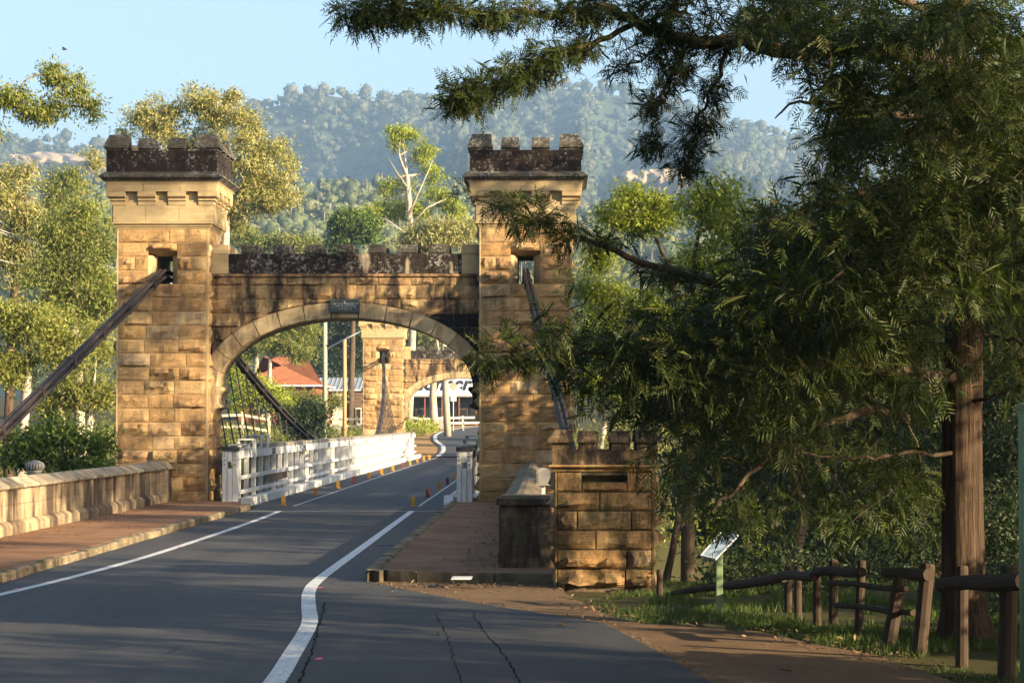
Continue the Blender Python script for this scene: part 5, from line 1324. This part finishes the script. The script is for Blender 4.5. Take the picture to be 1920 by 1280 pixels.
# ---- the silky oak
so_base = G(1812, 1192); so_base.z = -.06
oak = thing('silky_oak', 'huge dark ferny-leaved tree with furrowed trunk filling the right side', 'tree', so_base)
gs = np.random.default_rng(99)
tpts = [P(a, b, 22.9) for a, b in ((1812, 1196), (1808, 1120), (1806, 1000), (1804, 850), (1806, 700), (1806, 580), (1795, 430), (1785, 250), (1790, 60), (1800, -200), (1795, -520), (1800, -800))]
trad = [.27, .225, .208, .2, .192, .185, .17, .16, .14, .11, .07, .03]
tp = smooth_pts([tuple(p) + (r_,) for p, r_ in zip(tpts, trad)], 7)
ns = 40; rings = []
for i, (x, y, z, r_) in enumerate(tp):
    ring_ = []
    for k in range(ns):
        a = 2 * math.pi * k / ns
        rid_ = float(fbm(np.array([k * .8 + 40]), np.array([z * .55 + k * .05]), 17, 3)[0]) - .45
        flare = 1 + (.22 * max(0, 1 - (z + .1) / .5) ** 2) * (1 + .5 * math.sin(a * 5 + 1))
        rr = r_ * flare * (1 + .16 * rid_)
        if k == ns - 1: pass
        ring_.append((x + rr * math.cos(a), y + rr * math.sin(a), z))
    rings.append(ring_)
trunk = MB().loft(rings); trunk.build('trunk', M['bark'], oak, smooth=True)
limbs = []
def oak_limb(pts, r0, r1):
    q = smooth_pts([tuple(P(*p)) for p in pts], 5); n = len(q)
    wob = [Vector(p) + Vector(gs.normal(size=3)) * .018 for p in q]
    limbs.append((wob, np.linspace(r0, r1, n)))
oak_limb([(1790, 130, 22.9), (1700, 105, 22.6), (1600, 96, 22.3), (1470, 98, 22), (1400, 78, 21.8), (1330, 82, 21.6), (1270, 72, 21.3), (1200, 42, 21), (1130, 12, 20.8)], .1, .045)
oak_limb([(1130, 12, 20.8), (1000, 24, 20.5), (850, 22, 20.2), (730, 18, 20), (665, 34, 19.9)], .035, .008)
oak_limb([(1190, 45, 21), (1110, 86, 20.8), (1040, 105, 20.6), (980, 140, 20.4), (900, 166, 20.2), (842, 188, 20.1)], .03, .006)
oak_limb([(1300, 78, 21.5), (1265, 130, 21.3), (1235, 190, 21.2), (1222, 250, 21.1), (1222, 315, 21)], .022, .006)
oak_limb([(1365, 84, 21.7), (1345, 140, 21.6), (1322, 200, 21.5), (1302, 260, 21.4), (1280, 325, 21.3)], .025, .006)
oak_limb([(1260, 70, 21.3), (1200, 110, 21.2), (1160, 125, 21.1)], .015, .005)
oak_limb([(1200, 40, 21), (1290, 20, 20.8), (1230, -20, 20.6)], .02, .006)
oak_limb([(1800, 480, 22.9), (1650, 520, 22.2), (1500, 545, 21.8), (1350, 535, 21.5), (1200, 490, 21.2), (1080, 445, 21), (1000, 412, 20.8), (925, 388, 20.7)], .07, .006)
oak_limb([(1806, 715, 22.9), (1700, 695, 22.4), (1590, 690, 22), (1480, 678, 21.7), (1390, 660, 21.5), (1250, 645, 21.3), (1100, 662, 21), (990, 675, 20.9), (915, 680, 20.8)], .075, .006)
oak_limb([(1700, 785, 23.5), (1650, 768, 23), (1560, 790, 22.4), (1480, 820, 22), (1400, 890, 21.8), (1330, 960, 21.6)], .06, .015)
oak_limb([(1660, 770, 23.2), (1620, 745, 23), (1590, 720, 22.8), (1540, 690, 22.6)], .035, .012)
oak_limb([(1480, 820, 22), (1500, 880, 21.9), (1490, 930, 21.9), (1440, 990, 21.8)], .02, .006)
oak_limb([(1800, 850, 22.8), (1700, 850, 22.4), (1600, 860, 22), (1500, 850, 21.8), (1430, 830, 21.8)], .025, .006)
oak_limb([(1806, 600, 22.9), (1860, 630, 22.6), (1930, 640, 22.3)], .03, .012)
oak_limb([(1806, 770, 22.9), (1850, 745, 22.6), (1925, 720, 22.2)], .025, .012)
oak_limb([(1790, 330, 22.9), (1680, 340, 22.6), (1560, 380, 22.2), (1450, 420, 21.9), (1380, 470, 21.7)], .06, .008)
oak_limb([(1790, 230, 22.9), (1700, 220, 22.5), (1600, 200, 22.2), (1510, 190, 21.9), (1450, 220, 21.8)], .05, .006)
oak_limb([(1790, 50, 22.9), (1700, 0, 22.6), (1560, -10, 22.3), (1420, 0, 22)], .06, .01)
oak_limb([(1790, 380, 22.9), (1850, 330, 22.4), (1930, 300, 22)], .05, .02)
oak_limb([(1790, 150, 22.9), (1860, 100, 22.4), (1930, 60, 22)], .05, .02)
oak_limb([(1795, 400, 22.9), (1700, 440, 21.8), (1620, 480, 20.8), (1560, 520, 20)], .05, .01)
oak_limb([(1795, 300, 22.9), (1740, 260, 21.6), (1690, 250, 20.4)], .05, .01)
oak_limb([(1800, 560, 22.9), (1740, 600, 24.4), (1640, 620, 25.6), (1500, 600, 26.4)], .05, .01)
oak_limb([(1795, 240, 22.9), (1740, 200, 24.4), (1640, 180, 25.6)], .05, .01)
lm = MB()
for pth, rad in limbs: lm.tube(pth, list(rad), 7)
LP = np.array([p[:] for pth, _ in limbs for p in pth] + [q[:3] for q in tp])
# foliage clusters
def inpoly(px, py, poly):
    ok = False; j = len(poly) - 1
    for i in range(len(poly)):
        (xi, yi), (xj, yj) = poly[i], poly[j]
        if (yi > py) != (yj > py) and px < (xj - xi) * (py - yi) / (yj - yi) + xi: ok = not ok
        j = i
    return ok
def sample_poly(poly, n, ylo, yhi):
    xs_, ys_ = [p[0] for p in poly], [p[1] for p in poly]; out = []
    while len(out) < n:
        a, b = gs.uniform(min(xs_), max(xs_)), gs.uniform(min(ys_), max(ys_))
        if inpoly(a, b, poly) and fbm(np.array([a / 70.]), np.array([b / 55.]), 61, 3)[0] > .36: out.append(np.array(P(a, b, gs.uniform(ylo, yhi))))
    return out
cl = []
PA = [(1400, -20), (1920, -20), (1960, 560), (1820, 570), (1700, 600), (1500, 630), (1360, 570), (1400, 480), (1440, 400), (1500, 330), (1480, 280), (1540, 220), (1520, 120), (1440, 70), (1385, 60)]
PB = [(1020, 640), (1090, 580), (1200, 600), (1350, 560), (1700, 560), (1760, 600), (1760, 740), (1640, 750), (1500, 790), (1380, 800), (1250, 790), (1120, 740), (1060, 690)]
PC = [(1240, 800), (1450, 790), (1640, 800), (1740, 860), (1740, 960), (1600, 1010), (1500, 960), (1380, 1000), (1260, 960)]
PD = [(1830, 560), (1930, 560), (1930, 760), (1850, 720)]
PE = [(1180, -60), (1500, -60), (1500, 50), (1400, 45), (1290, 35), (1200, 20)]
cl += sample_poly(PA, 480, 19.6, 26); cl += sample_poly([(1560, 40), (1920, 0), (1930, 540), (1720, 580), (1560, 520)], 130, 19.5, 22.2); cl += sample_poly(PB, 320, 20.2, 25.5); cl += sample_poly(PC, 44, 20.5, 25); cl += sample_poly(PD, 16, 21, 24); cl += sample_poly(PE, 26, 20.2, 22.5)
off = [(1400, -700), (2300, -700), (2400, 500), (1960, 560), (1925, 0), (1400, -20)]
cl += sample_poly(off, 120, 19.6, 26)
NMASS = len(cl)
def along(k, n, sprd, t0=0.0):
    pth = limbs[k][0]
    for _ in range(n):
        t = gs.uniform(t0, 1) * (len(pth) - 1); i = min(int(t), len(pth) - 2)
        p = pth[i].lerp(pth[i + 1], t - i); cl.append(np.array(p) + gs.normal(size=3) * np.array([sprd, sprd * 1.6, sprd * .75]) + np.array([0, 0, sprd * .15]))
along(1, 80, .055); along(2, 60, .05, .15); along(3, 24, .045, .1); along(4, 24, .045, .15); along(5, 12, .04); along(6, 14, .1); along(7, 44, .075, .3); along(8, 40, .08, .45); along(0, 22, .1, .35)
cl = np.array(cl); ncl = len(cl); csz = np.where(np.arange(ncl) < NMASS, 1.0, .5)
near = np.array([np.argmin(((LP - c) ** 2).sum(1)) for c in cl])
nodes = np.zeros((len(LP) + 2 * ncl, 3)); nrad = np.full(len(LP) + 2 * ncl, .012); cnt = len(LP); nodes[:cnt] = LP
dist = np.array([((LP[near[k]] - cl[k]) ** 2).sum() for k in range(ncl)]); par = np.zeros((ncl, 3))
for k in np.argsort(dist):
    j = np.argmin(((nodes[:cnt] - cl[k]) ** 2).sum(1)); a, b = Vector(nodes[j]), Vector(cl[k]); L = (b - a).length; par[k] = nodes[j]
    mid = a.lerp(b, .5) + Vector(gs.normal(size=3)) * .12 * L; rr = max(.0035, nrad[j] * .82)
    lm.tube([a, mid, b], [rr, rr * .8, rr * .6], 4, False)
    nodes[cnt] = mid; nrad[cnt] = rr * .8; nodes[cnt + 1] = cl[k]; nrad[cnt + 1] = rr * .6; cnt += 2
lm.build('branches', M['bark_dark'], oak, smooth=True)
# one fern-like leaf: pairs of narrow pinnae on a drooping stalk, unit length
def frond(pl, curve, bend, ang):
    q = []
    for i in range(6):
        s_ = .14 + i * .15; ln = pl * math.sin(math.pi * (.22 + .72 * i / 5)) + .07
        for sd in (-1, 1):
            b = np.array([s_, bend * s_ * s_, curve * s_ * s_]); d = unit(np.array([ang, sd * .85 + bend, -.12 + curve * .6])); p = unit(np.array([.85, -sd * .72, .05])); l2 = ln * (1 + .25 * math.sin(i * 2.3 + sd * 1.7 + pl * 9))
            q.append([b, b + d * l2 * .5 + p * .034, b + d * l2, b + d * l2 * .5 - p * .034])
    b = np.array([.9, bend * .81, curve * .81]); q.append([b, b + np.array([.13, .03, -.03]), b + np.array([.28, bend * .4, curve * .5]), b + np.array([.13, -.03, -.03])])
    q.append([np.array([0, -.008, 0]), np.array([0, .008, 0]), np.array([.5, .006 + bend * .25, curve * .25]), np.array([.95, bend * .9, curve * .9])])
    return np.array(q).reshape(-1, 3)
FRS = np.stack([frond(.36, -.16, .0, .72), frond(.28, -.5, .2, .9), frond(.44, -.05, -.15, .55), frond(.32, -.75, -.1, .8), frond(.4, -.3, .3, .7)])
per = 21
base_ = np.repeat(cl, per, 0) + gs.normal(size=(ncl * per, 3)) * np.array([.13, .13, .085]) * np.repeat(csz, per)[:, None]
outw = unit(np.repeat(cl - par, per, 0)) * .75 + gs.normal(size=(ncl * per, 3)) * .75 + np.array([0, 0, -.28])
ax = unit(outw); up_ = unit(np.cross(ax, np.cross(gs.normal(size=ax.shape) * .55 + np.array([0, 0, 1.]), ax))); ay = np.cross(up_, ax)
sc_ = gs.uniform(.1, .27, (ncl * per, 1, 1)) * np.repeat(csz ** .5, per)[:, None, None]
FR = FRS[gs.integers(0, len(FRS), ncl * per)]
Vf = base_[:, None, :] + sc_ * (FR[:, :, 0:1] * ax[:, None, :] + FR[:, :, 1:2] * ay[:, None, :] + FR[:, :, 2:3] * up_[:, None, :])
place('crown', fast_mesh('crown', Vf.reshape(-1, 3) - np.array(so_base), 4, M['leaf_silky']), oak)

# ---- scrub on the banks: nobody could count it
def scrub(name, label, spots, hr, nl, leaf, mat, seed):
    g_ = np.random.default_rng(seed); spots = np.array(spots); n = len(spots)
    z = H(spots[:, 0], spots[:, 1]); h_ = g_.uniform(hr[0], hr[1], n); r_ = h_ * g_.uniform(.45, .8, n)
    d = unit(g_.normal(size=(n, nl, 3))) * g_.random((n, nl, 1)) ** .4
    d[..., 2] = np.abs(d[..., 2])
    C = np.stack([spots[:, 0], spots[:, 1], z], -1)[:, None, :] + d * np.stack([r_, r_, h_], -1)[:, None, :]
    C = C.reshape(-1, 3); D = unit(g_.normal(size=C.shape) * .8 + np.array([0, 0, .35])); s_ = g_.uniform(.6, 1.3, len(C))
    o = place(name, fast_mesh(name, leaf_quads(C, D, leaf[0] * s_, leaf[1] * s_, g_), 4, M[mat])); tag(o, label, 'scrub', kind='stuff'); return o
g_ = np.random.default_rng(5)
def reg(n, x0, x1, y0, y1): return np.stack([g_.uniform(x0, x1, n), g_.uniform(y0, y1, n)], -1)
L_ = np.concatenate([reg(420, -34, -12.2, 40, 130), reg(260, -62, -34, 40, 150), reg(160, -20, -11.8, 58, 90), reg(150, -12.5, -9.4, 62, 122)])
scrub('bank_scrub', 'yellow green scrub covering the left river bank', L_, (1.0, 3.4), 75, (.26, .085), 'leaf_scrub', 40)
Rr_ = reg(230, .6, 22, 50, 120)
scrub('bank_scrub', 'sunlit scrub on the right river bank behind the fence', Rr_, (1.2, 3.2), 85, (.2, .06), 'leaf_scrub', 41)
scrub('bank_scrub', 'dark low scrub on the slope just behind the log fence', np.concatenate([reg(40, 2.2, 5.2, 31.0, 42), reg(50, 5.4, 10, 31, 45)]), (.3, 1.1), 150, (.085, .028), 'leaf_dark', 44)
scrub('undergrowth', 'dark undergrowth at the lawn edge between fence and big trunk', np.concatenate([reg(18, 2.0, 3.6, 28.8, 31), reg(40, 3.6, 8, 28.6, 32.5), reg(26, 4.8, 8, 23.5, 28.6)]), (.25, .8), 190, (.07, .026), 'leaf_dark', 46)
scrub('far_scrub', 'undergrowth on the far bank right of the bridge', reg(170, -1, 30, 126, 170), (1.0, 3.2), 70, (.3, .1), 'leaf_scrub', 45)
Fb = np.concatenate([reg(420, -34, -9.6, 126, 174), reg(60, -14, -10.2, 139, 172)])
scrub('far_scrub', 'bright yellow green undergrowth around the far gateway', Fb, (.5, 1.7), 80, (.26, .08), 'leaf_scrub', 42)
Fs = reg(60, -13.5, -9.6, 176, 200)
scrub('verge_shrubs', 'leafy shrubs along the verge before the lettered shed', Fs, (.7, 1.6), 80, (.26, .1), 'leaf_bright', 43)
# ---- grass and litter
EY = np.array([8, 15.5, 19.5, 21.2, 22.2, 23.5, 24.4, 25.6, 27.3, 28.6, 30.4]); EX = np.array([4.6, 3.9, 3.27, 2.99, 2.55, 2.17, .97, .62, .38, .3, 1.42])
n = 190000
gy = g_.uniform(14, 33, n); gx = g_.uniform(.2, 9.5, n); dd = gx - np.interp(gy, EY, EX, right=1.42)
dens = np.clip(dd / .5, 0, 1) * (fbm(gx * 1.3, gy * 1.3, 4, 3) > .40)
keep = (g_.random(n) < dens) & ~((abs(gx - TX) < .75) & (abs(gy - TY) < .75)); gx, gy, dd = gx[keep], gy[keep], dd[keep]; n = len(gx)
B = np.stack([gx, gy, H(gx, gy) - .005], -1); hh = g_.uniform(.04, .13, n) * (.5 + .5 * np.clip(dd / 1.2, 0, 1)); a = g_.uniform(0, np.pi, n)
wv = np.stack([np.cos(a), np.sin(a), 0 * a], -1) * .007; tipo = g_.normal(size=(n, 3)) * .03; tipo[:, 2] = hh
o = place('grass', fast_mesh('grass', np.stack([B - wv, B + wv, B + tipo], 1).reshape(-1, 3), 3, M['grass'])); tag(o, 'patchy green grass between the path and the log fence', 'grass', kind='stuff')
def litter(spots, z, size, seed, name, label):
    g2 = np.random.default_rng(seed); n = len(spots); C = np.stack([spots[:, 0], spots[:, 1], np.full(n, 0.) + z], -1)
    D = unit(np.stack([g2.normal(size=n), g2.normal(size=n), g2.uniform(0, .5, n)], -1)); S = unit(np.cross(D, np.array([0, 0, 1.]) + g2.normal(size=(n, 3)) * .3))
    s_ = g2.uniform(*size, n)[:, None]
    V = np.stack([C, C + D * s_ * .5 + S * s_ * .16, C + D * s_, C + D * s_ * .5 - S * s_ * .16], 1).reshape(-1, 3)
    o = place(name, fast_mesh(name, V, 4, M['litter'])); tag(o, label, 'leaf litter', kind='stuff')
q1 = reg(900, -2.3, .2, 28.6, 30.35); q1 = q1[g_.random(900) < (.25 + .75 * sst(29.2, 30.3, q1[:, 1]))]
ey = g_.uniform(17, 28, 700); q2 = np.stack([np.interp(ey, EY, EX) + g_.normal(size=700) * .22, ey], -1)
litter(np.concatenate([q1, q2]), .004, (.03, .09), 1, 'leaf_litter', 'dry leaf litter along the kerb and path edge')
RX = np.array([p[0] for p in road_r])[::-1]; RY = np.array([p[1] for p in road_r])[::-1]
ey = g_.uniform(14, 30, 900); q5 = np.stack([np.interp(ey, RY, RX) + .03 + np.abs(g_.normal(size=900)) * .05 - .03, ey], -1)
litter(q5, .006, (.012, .05), 3, 'edge_grit', 'crumbled grit and leaf scraps along the asphalt edge')
q3 = np.stack([-.75 - np.abs(g_.normal(size=900)) * .35, g_.uniform(31, 57, 900)], -1); q4 = np.stack([-9.55 + np.abs(g_.normal(size=500)) * .6, g_.uniform(28, 57, 500)], -1); q4 = q4[q4[:, 0] < -7.6]
litter(np.concatenate([q3, q4]), .12, (.03, .08), 2, 'leaf_litter', 'dry leaf litter scattered on the gravel footpaths')
for (a, b, s_, lab) in ((1052, 1172, .13, 'orange fallen leaf on the brown path below the turret'), (820, 1190, .09, 'yellow fallen leaf on the dark asphalt patch'), (1320, 1213, .12, 'pale fallen leaf on the path below the information sign'), (1475, 1257, .16, 'curled dark fallen leaf nearest the bottom right of the path'), (1408, 1227, .1, 'thin brown fallen leaf on the path left of the fence'), (1120, 1241, .07, 'small white fallen leaf on the asphalt near the path seam'), (1355, 1244, .06, 'tiny fallen leaf on the path near the asphalt seam')):
    c = G(a, b, .006); an = rng.uniform(0, 3); d = Vector((math.cos(an), math.sin(an), 0)); e = Vector((-d.y, d.x, 0)); m = MB()
    pts = [c - d * s_ / 2, c + e * s_ * .2 + Vector((0, 0, .02)), c + d * s_ / 2 + Vector((0, 0, .012)), c - e * s_ * .2 + Vector((0, 0, .025)), c + Vector((0, 0, .002))]
    m.add(pts, [(0, 4, 1), (1, 4, 2), (2, 4, 3), (3, 4, 0)]); tag(m.build('fallen_leaf', M['litter'], None, False, c), lab, 'leaf', 'fallen leaves')

# ------------------------------------------------------------------ haze
hb = MB().box(-3400, 3400, -96, 3400, -12.5, 400)
me = bpy.data.meshes.new('haze'); me.from_pydata(hb.v, [], hb.f)
hm = bpy.data.materials.new('haze_air'); hm.use_nodes = True; t_ = hm.node_tree
for nd in list(t_.nodes):
    if nd.type != 'OUTPUT_MATERIAL': t_.nodes.remove(nd)
pv = t_.nodes.new('ShaderNodeVolumePrincipled'); pv.inputs['Color'].default_value = (.44, .69, 1.0, 1); pv.inputs['Density'].default_value = HAZE; pv.inputs['Anisotropy'].default_value = .2
t_.links.new(pv.outputs[0], t_.nodes['Material Output'].inputs['Volume'])
me.materials.append(hm); tag(place('haze', me), 'pale blue haze in the valley air', 'haze', kind='stuff')
